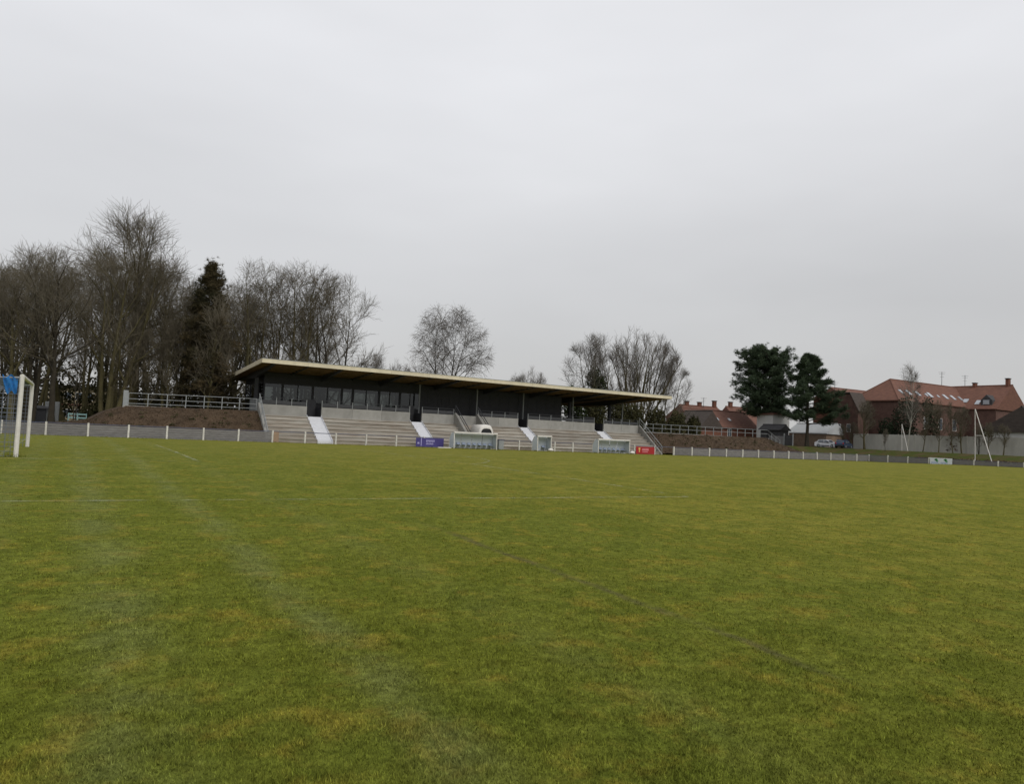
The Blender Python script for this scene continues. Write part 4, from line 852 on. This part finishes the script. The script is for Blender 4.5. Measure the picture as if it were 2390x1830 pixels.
# ------------------------------------------------------------------ houses
def gable_house(name, label, s0, s1, t0, t1, z0, ze, zr_, wall, roof, axis='s', hip=0., over=.35, wins=(), skylights=(), chimneys=(), cat='house', verge=None):
    """box house; ridge along s or t; openings given as (face, u0, u1, z0, z1)"""
    h = thing(name, label, cat, ((s0+s1)/2, (t0+t1)/2, z0)); 
    MB().box(s0, s1, t0, t1, z0-2.5, ze).build('wall', M[wall], h)
    if axis == 's':
        tm = (t0+t1)/2; a, b = s0-over, s1+over
        if hip == 0:
            for s in (s0, s1): MB().prism([(t0, ze), (t1, ze), (tm, zr_-.15)], 'x', s-.12 if s == s1 else s, s if s == s1 else s+.12).build('gable', M[wall], h)
        r = MB(); k = (zr_-ze)/((t1-t0)/2); dz = k*over
        A, B_, C_, D_ = (a, t0-over, ze-dz+.05), (b, t0-over, ze-dz+.05), (b, t1+over, ze-dz+.05), (a, t1+over, ze-dz+.05); E_, F_ = (a+hip, tm, zr_), (b-hip*0, tm, zr_)
        low = [(p[0], p[1], p[2]-.18) for p in (A, B_, C_, D_, E_, F_)]
        rf = r.add([A, B_, C_, D_, E_, F_]+low, [(0, 1, 5, 4), (2, 3, 4, 5), (3, 0, 4), (1, 2, 5), (6, 7, 8, 9), (0, 6, 7, 1), (1, 7, 8, 2), (2, 8, 9, 3), (3, 9, 6, 0)]).build('roof', M[roof], h)
        MB().tube([E_, F_], .14, 6).build('ridge', M[roof], rf)
        if hip: MB().tube([A, E_], .12, 6).build('ridge', M[roof], rf); MB().tube([D_, E_], .12, 6).build('ridge', M[roof], rf)
        for (u, v, w, hh, m) in skylights:    # on the slope facing the pitch (-t)
            s = s0+u*(s1-s0); y = t0+v*(tm-t0); zz = ze+v*(zr_-ze); n = np.array([0, -k, 1.]); n /= np.linalg.norm(n); up = np.array([0, 1, k]); up /= np.linalg.norm(up); c = np.array([s, y, zz])
            q = [c+np.array([dx, 0, 0])+up*dy for dx, dy in ((-w/2, -hh/2), (w/2, -hh/2), (w/2, hh/2), (-w/2, hh/2))]
            MB().hexa([x-n*.05 for x in q], [x+n*.16 for x in q]).build('skylight', M[m], rf)
    else:
        sm = (s0+s1)/2; a, b = t0-over, t1+over
        for t in (t0, t1): MB().prism([(s0, ze), (s1, ze), (sm, zr_-.15)], 'y', t-.12 if t == t1 else t, t if t == t1 else t+.12).build('gable', M[wall], h)
        k = (zr_-ze)/((s1-s0)/2); dz = k*over
        A, B_, C_, D_ = (s0-over, a, ze-dz+.05), (s0-over, b, ze-dz+.05), (s1+over, b, ze-dz+.05), (s1+over, a, ze-dz+.05); E_, F_ = (sm, a, zr_), (sm, b, zr_)
        low = [(p[0], p[1], p[2]-.18) for p in (A, B_, C_, D_, E_, F_)]
        rf = MB().add([A, B_, C_, D_, E_, F_]+low, [(0, 1, 5, 4), (2, 3, 4, 5), (3, 0, 4), (1, 2, 5), (6, 7, 8, 9), (0, 6, 7, 1), (1, 7, 8, 2), (2, 8, 9, 3), (3, 9, 6, 0)]).build('roof', M[roof], h)
        MB().tube([E_, F_], .14, 6).build('ridge', M[roof], rf)
        for (u, v, w, hh, m) in skylights:    # on the slope facing the pitch (-s)
            t = t0+u*(t1-t0); x = s0+v*(sm-s0); zz = ze+v*(zr_-ze); n = np.array([-k, 0, 1.]); n /= np.linalg.norm(n); up = np.array([1, 0, k]); up /= np.linalg.norm(up); c = np.array([x, t, zz])
            q = [c+np.array([0, dx, 0])+up*dy for dx, dy in ((-w/2, -hh/2), (w/2, -hh/2), (w/2, hh/2), (-w/2, hh/2))]
            MB().hexa([y-n*.05 for y in q], [y+n*.16 for y in q]).build('skylight', M[m], rf)
    for (f, u0, u1, za, zb) in wins:
        fr, pn = MB(), MB()
        if f == 't':  # wall facing -t
            fr.box(u0-.12, u1+.12, t0-.05, t0+.02, za-.12, zb+.12); pn.box(u0, u1, t0-.07, t0-.03, za, zb)
        else:
            fr.box(s0-.05, s0+.02, u0-.12, u1+.12, za-.12, zb+.12); pn.box(s0-.07, s0-.03, u0, u1, za, zb)
        w = fr.build('window', M['white'], h); pn.build('pane', M['carglass'], w)
    for (s, t, za, zb) in chimneys:
        c = MB().box(s-.45, s+.45, t-.3, t+.3, za, zb).build('chimney', M['brick'], rf); MB().box(s-.55, s+.55, t-.4, t+.4, zb, zb+.15).build('cap', M['slate'], c)
    return h
def antenna(label, x, y0, y1, s=None, t=None):
    p = atT(x, y0, t) if t else atS(x, y0, s); q = atT(x, y1, t) if t else atS(x, y1, s)
    a = thing('roof_antenna', label, 'antenna', (p[0], p[1], p[2])); MB().tube([(p[0], p[1], p[2]-.6), (p[0], p[1], q[2])], .05, 5).build('mast', M['slate'], a)
    h = q[2]-p[2]
    for f, w in ((.95, .9), (.82, .7), (.6, .55)): MB().tube([(p[0]-w*.6, p[1]+w*.5, p[2]+h*f), (p[0]+w*.6, p[1]-w*.5, p[2]+h*f)], .025, 4).build('arm', M['slate'], a)
# big brick building: hipped wing and crossing wing
sk = [(.13, .36, .8, 1.2, 'skyl'), (.22, .36, .9, 1.4, 'skyl'), (.33, .36, .9, 1.4, 'skyl'), (.43, .34, .5, .8, 'skyl'), (.48, .36, 1.0, 1.5, 'skyl'), (.58, .34, .5, .7, 'skyl'), (.68, .36, .9, 1.4, 'skyl'), (.78, .36, .9, 1.4, 'skyl'), (.88, .36, .8, 1.2, 'skyl')]
wl = [('t', 146+5.2*k, 147.2+5.2*k, 6.6, 8.8) for k in range(3)]+[('t', 143+4.8*k, 144.1+4.8*k, 3.2, 5.2) for k in range(4)]+[('s', 91.3, 92.0, 5.2, 7.6)]
gable_house('brick_building', 'large brick building with hipped red tile roof and row of skylights', 137.2, 166, 83.9, 93.9, 2, 12.0, 16.4, 'brickbrown', 'tile', 's', hip=5.6, wins=wl, skylights=sk)
wq = atS(2360, 906, 167); wt = wq[1]
gable_house('brick_wing', 'brick wing with red tile roof crossing behind the hipped building', 161, 173, wt, 95, 2, 11.6, 16.6, 'brickbrown', 'tile', 't', skylights=[(.40, .30, 1, 1.2, 'skyl'), (.24, .22, .9, 1.4, 'skyl'), (.12, .22, .9, 1.4, 'skyl')], chimneys=[(167, 85, 16.0, 17.2), (167, wt+.6, 16.0, 17.9)])
dt = atS(2302, 940, 161.6)[1]-wt-5.5; wt0 = wt; wt = wt+dt
dm = thing('dormer', 'dark gabled dormer window on the red wing roof', 'dormer', (161.6, wt+5.5, 12.0))
MB().prism([(wt+4.4, 12.1), (wt+6.6, 12.1), (wt+6.6, 13.2), (wt+5.5, 14.3), (wt+4.4, 13.2)], 'x', 161.6, 164.6).build('cheek', M['slate'], dm); MB().box(161.5, 161.58, wt+4.9, wt+6.1, 12.3, 13.2).build('pane', M['skyl'], dm)
# half hipped brown brick gable building
def half_hip():
    pa, pb = atS(1938, 955, 133), atS(2003, 955, 133); ta, tb = pb[1], pa[1]; tm = (ta+tb)/2; zt = atS(1970, 917, 133)[2]; ze = atS(2003, 952, 133)[2]-.3
    h = thing('brick_gable_house', 'brown brick house with clipped dark gable beside the pointed pine', 'house', (135, tm, 2)); w = tb-ta
    MB().prism([(ta, 1.5), (tb, 1.5), (tb, ze), (tm+w*.20, zt-.25), (tm-w*.20, zt-.25), (ta, ze)], 'x', 133, 136.6).build('wall', M['brickbrown'], h)
    r = MB()
    for a, b, c, d in ((ta-.25, ze-.4, tm-w*.21, zt), (tb+.25, ze-.4, tm+w*.21, zt), (tm-w*.21, zt, tm+w*.21, zt)):
        r.hexa([(132.8, a, b-.12), (132.8, c, d-.12), (136.9, c, d-.12), (136.9, a, b-.12)], [(132.8, a, b+.12), (132.8, c, d+.12), (136.9, c, d+.12), (136.9, a, b+.12)])
    rf = r.build('roof', M['slatebrown'], h); MB().box(133.2, 134.0, tb-.3, tb+.5, ze, zt+.1).build('chimney', M['brick'], rf)
    for k in range(2):
        q = MB().box(132.94, 133.02, tm-1.6+k*2.2, tm-.7+k*2.2, 5.2, 6.8).build('window', M['white'], h); MB().box(132.9, 132.96, tm-1.5+k*2.2, tm-.8+k*2.2, 5.3, 6.7).build('pane', M['carglass'], q)
half_hip()
# link roof between the two
gable_house('link_house', 'low brick link with brown roof between clipped gable house and hipped building', 137.4, 150, 94.3, 103, 2, 12.4, 14.6, 'brick', 'tilebrown', 's')
# row of low brick houses behind the right embankment
tt = 108.
def S_(x, y): return atT(x, y, tt)
a, b = S_(1625, 990), S_(1768, 995)
gable_house('terraced_house', 'low brick terraced house with brown tile roof behind the right embankment', a[0], b[0], tt, tt+8, 2, 5.4, 8.7, 'brick', 'tilebrown', 's', wins=[('t', a[0]+2.2, a[0]+3.2, 3.0, 4.8), ('t', a[0]+5.4, a[0]+6.2, 3.0, 4.8), ('t', a[0]+9.0, a[0]+10.0, 3.0, 4.8)], skylights=[(.22, .45, .7, .9, 'skyl'), (.42, .4, .6, .8, 'skyl'), (.62, .42, .6, .8, 'skyl')])
c, d = S_(1600, 990), S_(1648, 990)
gable_house('gabled_house', 'brick house end with steep dark gable roof behind the embankment railing', c[0], d[0], tt-4, tt+3.5, 2, 5.0, 8.1, 'brick', 'slatebrown', 't')
e_, f_ = atT(1606, 950, 122), atT(1690, 950, 122)
gable_house('red_roof_house', 'long red tiled house roof showing above the low terraced houses', e_[0], f_[0], 120, 129, 2, 7.4, 10.2, 'brick', 'tile', 's', chimneys=[(e_[0]+2, 124.5, 9.6, 11.0), (e_[0]+6, 124.5, 9.6, 11.0), (f_[0]-.6, 124.5, 9.6, 11.6)])
g_, h_ = atT(1696, 950, 121), atT(1772, 950, 121)
gable_house('brown_roof_house', 'brown tiled house roof left of the white house by the pines', g_[0], h_[0], 117, 125, 2, 6.6, 10.4, 'brick', 'tilebrown', 's', chimneys=[(g_[0]+1.2, 121, 9.8, 11.4)])
i_, j_ = atS(1798, 1000, 122), atS(1766, 1000, 122)
gable_house('white_house', 'white rendered house wall half hidden by the round pine', 122, 127, i_[1]-.6, j_[1], 2, 8.3, 9.0, 'render', 'tilebrown', 't')
q1, q2 = atS(1822, 1010, 119.5), atS(1775, 1010, 119.5)
gable_house('lean_to', 'dark boarded outbuilding below the white house wall', 119.5, 121.8, q1[1], q2[1], 2, 5.2, 6.0, 'slate', 'slate', 't')
k_, l_ = atS(1872, 1003, 122), atS(1824, 1003, 122)
gable_house('garden_shed', 'low pale walled outbuilding with white sheet roof between the pines', 128, 134, k_[1]-1, l_[1]+3, 2, 4.9, 6.7, 'brickpale', 'sheet', 't')
m_, n_ = atS(1925, 1020, 131), atS(1862, 1020, 131)
gable_house('low_annex', 'low pale brick annex behind the parked cars', 130.5, 132.8, m_[1]-2, n_[1]+1, 2, 4.6, 5.4, 'brickpale', 'tilebrown', 't', wins=[('s', m_[1]+.5, m_[1]+1.3, 3.0, 4.2), ('s', m_[1]+3.4, m_[1]+4.2, 3.0, 4.2)])
gt = thing('garden_gate', 'dark green garden gate with posts at the foot of the right embankment', 'gate', (118, 98, 1.6)); p = atS(1840, 1030, 118); z0 = float(gz(118, p[1]))
for k in range(6): MB().box(118, 118.05, p[1]-.9+k*.3, p[1]-.62+k*.3, z0, z0+2.0).build('board', M['slate'], gt)
for dy in (-1.05, .95): MB().box(117.95, 118.1, p[1]+dy, p[1]+dy+.12, z0-.1, z0+2.3).build('post', M['galv'], gt)
gp = thing('board_fence', 'grey green board fence between the embankment and the dark gate', 'fence', (118, 101, 1.6)); 
for k in range(11): 
    y = p[1]+1.1+k*.32; zz = float(gz(118, y)); MB().box(118, 118.04, y, y+.3, zz-.1, zz+1.75+.05*(k % 2)).build('board', M['plate'], gp)
antenna('thin aerial on the red roof left of the second aerial', 2198, 898, 868, t=88.9); antenna('thin aerial on the crossing wing roof', 2252, 908, 876, s=172); antenna('thin aerial above the low terraced houses', 1642, 950, 928, t=124); antenna('thin aerial beside the clipped gable house', 1948, 925, 891, s=134)
# house at far right with pale wall
ph = atS(2293, 1002, 140)
gable_house('pale_house', 'pale rendered gable end with dark roof past the crossing wing', 140, 152, ph[1]-13, ph[1], 2, ph[2], ph[2]+4.0, 'render', 'slatebrown', 's', over=.5)

# pale precast wall in panels
pw = thing('garden_wall', 'long pale precast concrete wall behind the young trees', 'wall', (130, 75, 2)); k = 0; t = 88.3
while t > 34:
    z0 = 2.05; MB().box(129.92, 130.0, t-2.94, t, z0-.35, 4.86).build('wall_panel', M['panelwall'], pw); MB().box(129.86, 130.06, t-3.0, t-2.94, z0-.35, 4.92).build('wall_post', M['panelwall'], pw); t -= 3.0
# young trees before the wall
GY = 'young street trees along the pale wall'
yt = [(1990, 985, 'broomsmall', 1.0), (2020, 935, 'broomsmall', 1.1), (2155, 925, 'slender', .9), (2192, 930, 'slender', 1.0), (2226, 935, 'slender', .9), (2246, 950, 'broomsmall', .8), (2308, 985, 'broomsmall', .9), (2342, 990, 'broomsmall', 1.0), (1968, 990, 'broomsmall', .8)]
yl = ['young bare tree at the left end of the pale wall by the blue car', 'young bare tree with V shaped crown against the orange brick wall', 'slim bare tree before the pale wall just right of the birch', 'slim bare tree between the narrow evergreen and the second russet hedge', 'slim bare tree before the second russet hedge and pale wall', 'short bare tree with full crown before the second russet hedge', 'short bare tree right behind the foot of the tall white mast', 'short bare tree against the pale wall past the tall white mast', 'short bare tree right behind the dark blue car']
for i, (x, y, key, sx) in enumerate(yt):
    tree(key, yl[i], x, y, s=127.0+.6*(i % 3), group=GY, rot=i*1.3, sxy=sx, bark='bark', twig='twig', name='young_tree')
tree('broomsmall', 'small bare young tree standing on the grass bank apart from the wall', 2067, 1000, s=121.0, rot=.4, sxy=.6, bark='barkdark', twig='twig', name='young_tree')
tree('birch', 'tall slim bare birch with pale trunk rising above the hipped roof', 2120, 842, s=126.5, rot=.8, sxy=.85, bark='birch', twig='twiggrey', name='birch_tree')
tree('multi', 'stout bare pollarded tree beside the white net mast', 2285, 985, s=127.5, rot=.8, sxy=.55, bark='barkdark', twig='twig', name='young_tree')
def esh(label, name, px, py0, py1, hw, s, m, seed, n=2600, cat='shrub'):
    p, q = atS(px, py0, s), atS(px, py1, s); z0 = float(gz(s, p[1])); H_ = p[2]-z0; w = hw/ppm(p)
    bl = [(s+rg.uniform(-.4, .4), p[1]+rg.uniform(-.25, .25)*w, z0+H_*f, w*.8, w*(1.05-.45*f), H_*.26) for f in (.2, .42, .62, .8)]
    shrub(name, label, bl, n, (.10, .26), m, (s, p[1], z0), seed, cat=cat, shell=.35)
esh('tall dark evergreen against the hipped building wall behind the birch', 'evergreen_tree', 2118, 930, 1015, 36, 133.5, 'laurel', 91, 4200, 'evergreen')
esh('dark narrow evergreen against the building wall right of the birch', 'evergreen_tree', 2172, 932, 1015, 20, 133, 'laurel', 92, 2400, 'evergreen')
esh('rounded dark evergreen bush rising above the pale wall', 'evergreen_bush', 2072, 978, 1015, 27, 132, 'laurel', 93, 2400)
esh('russet clipped hedge showing above the pale wall', 'russet_hedge', 2160, 1004, 1020, 24, 131.5, 'hedge', 94, 1200)
esh('second russet hedge above the pale wall by the slim trees', 'russet_hedge', 2235, 1010, 1024, 30, 131.5, 'hedge', 95, 1200)
esh('olive bush above the pale wall near the white mast', 'olive_bush', 2300, 1004, 1022, 24, 131.5, 'olive', 96, 1000)
def groundcover():
    rng = np.random.default_rng(14); n = 4500; s = rng.uniform(113, 118, n); t = rng.uniform(44, 69, n); P = np.stack([s, t, gz(s, t)+rng.uniform(.02, .3, n)], 1); V, F = leaves(rng, P, n, (.08, .2)); o = link('ground_cover', np_mesh('ground_cover', V, [F]), M['hedge']); tag(o, 'low russet ground cover on the bank behind the end fence', 'ground cover', kind='stuff')
groundcover()
# white goal frame style masts
def mast(label, xt, yt_, xb, yb, xd, yd, s):
    top, bot, dg = atS(xt, yt_, s), atS(xb, yb, s), atS(xd, yd, s); zb, zd = float(gz(s, bot[1])), float(gz(s, dg[1])); m = thing('net_mast', label, 'mast', (s, bot[1], zb))
    MB().tube([(s, bot[1], zb-.1), (s, top[1], top[2])], .05, 8).build('upright', M['white'], m); MB().tube([(s, top[1], top[2]), (s-.2, dg[1], zd-.1)], .06, 8).build('brace', M['white'], m)
    MB().tube([(s, (bot[1]+top[1])/2, (zb+top[2])/2), (s-.1, (top[1]+dg[1])/2, (top[2]+zd)/2)], .04, 6).build('tie', M['white'], m)
mast('tall white braced net mast at the far right of the end fence', 2276, 955, 2276, 1058, 2318, 1066, 117.5); mast('short white braced mast beside the birch trunk', 2105, 990, 2105, 1045, 2121, 1045, 125.5)

# cars
def car(label, center, z, ang, paint, L_=4.1, W_=1.7, H_=1.45, hatch=True):
    c = thing('parked_car', label, 'car', (0, 0, 0)); hl = L_/2
    prof = [(-hl, .32), (-hl+.05, .62), (-hl+.12, .78), (-hl+1.05, .92), (-hl+1.75, 1.38), (-hl+2.2, H_), (hl-.75, H_-.02), (hl-.22, 1.05), (hl-.02, .86), (hl, .35), (hl-.1, .22), (-hl+.1, .22)]
    def ring(y, k): return [(x*(1 if z_ < .95 else 1-(k)*.04), y, z_) for x, z_ in prof]
    n = len(prof); rows = [[(x*.97, -W_/2+.10, max(.26, z_*.97)) for x, z_ in prof], [(x, -W_/2+(.0 if z_ < .95 else .13), z_) for x, z_ in prof], [(x, W_/2-(.0 if z_ < .95 else .13), z_) for x, z_ in prof], [(x*.97, W_/2-.10, max(.26, z_*.97)) for x, z_ in prof]]
    V = [p for r in rows[1:3] for p in r]; F = [tuple(range(n)), tuple(range(n, 2*n))[::-1]]+[(i, (i+1) % n, n+(i+1) % n, n+i) for i in range(n)]
    MB().add(V, F).build('body', M[paint], c, bevel=.05)
    for sy in (-1, 1):
        y = sy*(W_/2-.03); MB().hexa([(-hl+1.25, y, .95), (hl-.62, y, .95), (hl-.62, y+sy*.02, .95), (-hl+1.25, y+sy*.02, .95)], [(-hl+1.85, y-sy*.10, 1.34), (hl-.85, y-sy*.10, 1.34), (hl-.85, y-sy*.08, 1.34), (-hl+1.85, y-sy*.08, 1.34)]).build('side_window', M['carglass'], c)
        MB().box(-hl+2.35, -hl+2.43, y-.09, y+.01, .9, 1.36).build('door_pillar', M[paint], c)
        for x in (-hl+.75, hl-.75):
            w = MB().tube([(x, sy*(W_/2-.2), .31), (x, sy*(W_/2+.02), .31)], .31, 14).build('wheel', M['tyre'], c); MB().tube([(x, sy*(W_/2+.0), .31), (x, sy*(W_/2+.035), .31)], .19, 10).build('rim', M['galv'], w)
        MB().box(-hl-.02, -hl+.1, sy*(W_/2-.35)-.16, sy*(W_/2-.35)+.16, .62, .76).build('headlight', M['skyl'], c); MB().box(hl-.12, hl+.01, sy*(W_/2-.2)-.12, sy*(W_/2-.2)+.1, .72, .98).build('tail_light', M['boardred'], c)
        MB().box(-hl+1.5, -hl+1.72, sy*(W_/2+.02), sy*(W_/2+.16), .96, 1.08).build('mirror', M['black'], c)
    ws = lambda x0, z0_, x1, z1_: MB().hexa([(x0, -W_/2+.2, z0_), (x0, W_/2-.2, z0_), (x0+.02, W_/2-.2, z0_), (x0+.02, -W_/2+.2, z0_)], [(x1, -W_/2+.26, z1_), (x1, W_/2-.26, z1_), (x1+.02, W_/2-.26, z1_), (x1+.02, -W_/2+.26, z1_)])
    ws(-hl+1.09, .98, -hl+1.68, 1.38).build('windscreen', M['carglass'], c); ws(hl-.22, 1.1, hl-.66, 1.40).build('rear_window', M['carglass'], c)
    MB().box(-hl-.04, -hl+.2, -W_/2+.05, W_/2-.05, .28, .5).build('bumper', M['black'], c, bevel=.04); MB().box(hl-.2, hl+.04, -W_/2+.05, W_/2-.05, .28, .55).build('bumper', M['black'], c, bevel=.04)
    MB().box(-hl+1.2, hl-1.1, -W_/2-.012, W_/2+.012, .24, .44).build('sill', M['black'], c)
    c.location = (center[0], center[1], z); c.rotation_euler = (0, 0, ang); return c
p = atS(1931, 1040, 125.0); car('white hatchback parked beyond the right embankment beside the blue car', p, float(gz(125, p[1])), math.radians(97), 'carwhite', 4.2)
p = atS(1969, 1040, 124.0); car('dark blue estate car parked at the right of the white hatchback', p, float(gz(124, p[1])), math.radians(196), 'carblue', 4.3, 1.75, 1.5)
ap = MB(); Vs = [(121.6, 82, float(gz(121.6, 82))+.03), (128.4, 82, float(gz(128.4, 82))+.03), (128.4, 103, float(gz(128.4, 103))+.03), (121.6, 103, float(gz(121.6, 103))+.03)]
nn = 12; V = []; F = []
for i in range(nn+1):
    for j in range(nn+1): s_, t_ = 122.3+6.2*i/nn, 82+21*j/nn; V.append((s_, t_, float(gz(s_, t_))+.04))
for i in range(nn):
    for j in range(nn): F.append((i*(nn+1)+j, (i+1)*(nn+1)+j, (i+1)*(nn+1)+j+1, i*(nn+1)+j+1))
o = MB().add(V, F).build('pavement', M['asphalt'], None); tag(o, 'grey asphalt parking strip under the cars', 'pavement', kind='structure')

# ------------------------------------------------------------------ behind the goal, far left
p, q = atT(112, 930, 150), atT(262, 930, 150)
fb = thing('school_building', 'low tan two storey building glimpsed through the left trunks', 'building', (p[0], 150, .5))
MB().box(p[0], q[0]+3, 150, 160, 0, 6.3).build('wall', M['tan'], fb); MB().box(p[0]-.3, q[0]+3.3, 149.6, 160.3, 6.3, 6.7).build('roof', M['slate'], fb); MB().box(p[0], q[0]+3, 149.9, 150.0, 3.2, 3.5).build('band', M['tilebrown'], fb)
for k in range(8):
    for zz in (1.2, 4.2): w = MB().box(p[0]+.6+k*1.7, p[0]+1.8+k*1.7, 149.92, 150.02, zz, zz+1.4).build('window', M['white'], fb); MB().box(p[0]+.7+k*1.7, p[0]+1.7+k*1.7, 149.88, 149.95, zz+.1, zz+1.3).build('pane', M['carglass'], w)
p, q = atT(160, 965, 96), atT(202, 965, 96); bar = thing('barrier', 'pale turquoise barrier between the left trunks', 'barrier', (p[0], 96, .6))
for z_ in (.85, 1.25): MB().box(p[0], q[0], 96, 96.06, z_+.45, z_+.62).build('rail', M['turq'], bar)
for k in range(3): x = p[0]+(q[0]-p[0])*k/2; MB().box(x-.05, x+.05, 95.97, 96.09, .4, 1.9).build('post', M['turq'], bar)
p, q = atT(106, 935, 101), atT(136, 985, 101); cn = thing('site_container', 'pale grey container between the left tree trunks', 'container', (p[0], 101, .5))
MB().box(p[0], q[0], 101, 103.4, .5, 3.1).build('box', M['galv'], cn, bevel=.04)
for k in range(6): x = p[0]+(q[0]-p[0])*(k+.5)/6; MB().box(x-.04, x+.04, 100.96, 101, .6, 3.0).build('rib', M['galv'], cn)
p, q = atT(72, 955, 99), atT(108, 955, 99); sh = thing('dark_shed', 'low dark shed in shade behind the goal post', 'shed', (p[0], 99, .5))
MB().box(p[0], q[0], 99, 101.5, .3, 2.2).build('wall', M['clad'], sh); MB().hexa([(p[0]-.2, 98.8, 2.2), (q[0]+.2, 98.8, 2.2), (q[0]+.2, 101.7, 2.5), (p[0]-.2, 101.7, 2.5)], [(p[0]-.2, 98.8, 2.3), (q[0]+.2, 98.8, 2.3), (q[0]+.2, 101.7, 2.6), (p[0]-.2, 101.7, 2.6)]).build('roof', M['slate'], sh)

def undergrowth():
    rng = np.random.default_rng(77); bl = []
    for k in range(46):
        s = -38+k*1.75; t = 128+rng.uniform(-4, 8); h = rng.uniform(5.0, 9.5); bl.append((s, t, .5+h*.5, 2.0, 1.6, h*.62)); 
    P = clump_pts(rng, bl, 32000, .2); V, F = leaves(rng, P, 32000, (.12, .34)); o = link('undergrowth', np_mesh('undergrowth', V, [F]), M['olive']); tag(o, 'far olive brown undergrowth closing off the left wood', 'undergrowth', kind='stuff')
undergrowth()

def weeds():
    rng = np.random.default_rng(23); P = []
    for o, n in ((mL, 60), (mR, 90)):
        c = onmesh(o)(rng, n)
        for q in c:
            if q[1] < 77.2 or rng.random() < .5: P.append(q+rng.normal(0, .12, (26, 3))*np.array([1.4, .6, .5])+np.array([0, 0, .1]))
    P = np.concatenate(P); V, F = leaves(rng, P, len(P), (.03, .10)); k = link('weeds', np_mesh('weeds', V, [F]), M['olive']); tag(k, 'small scattered weeds growing on the mulch embankments', 'weeds', kind='stuff')
weeds()
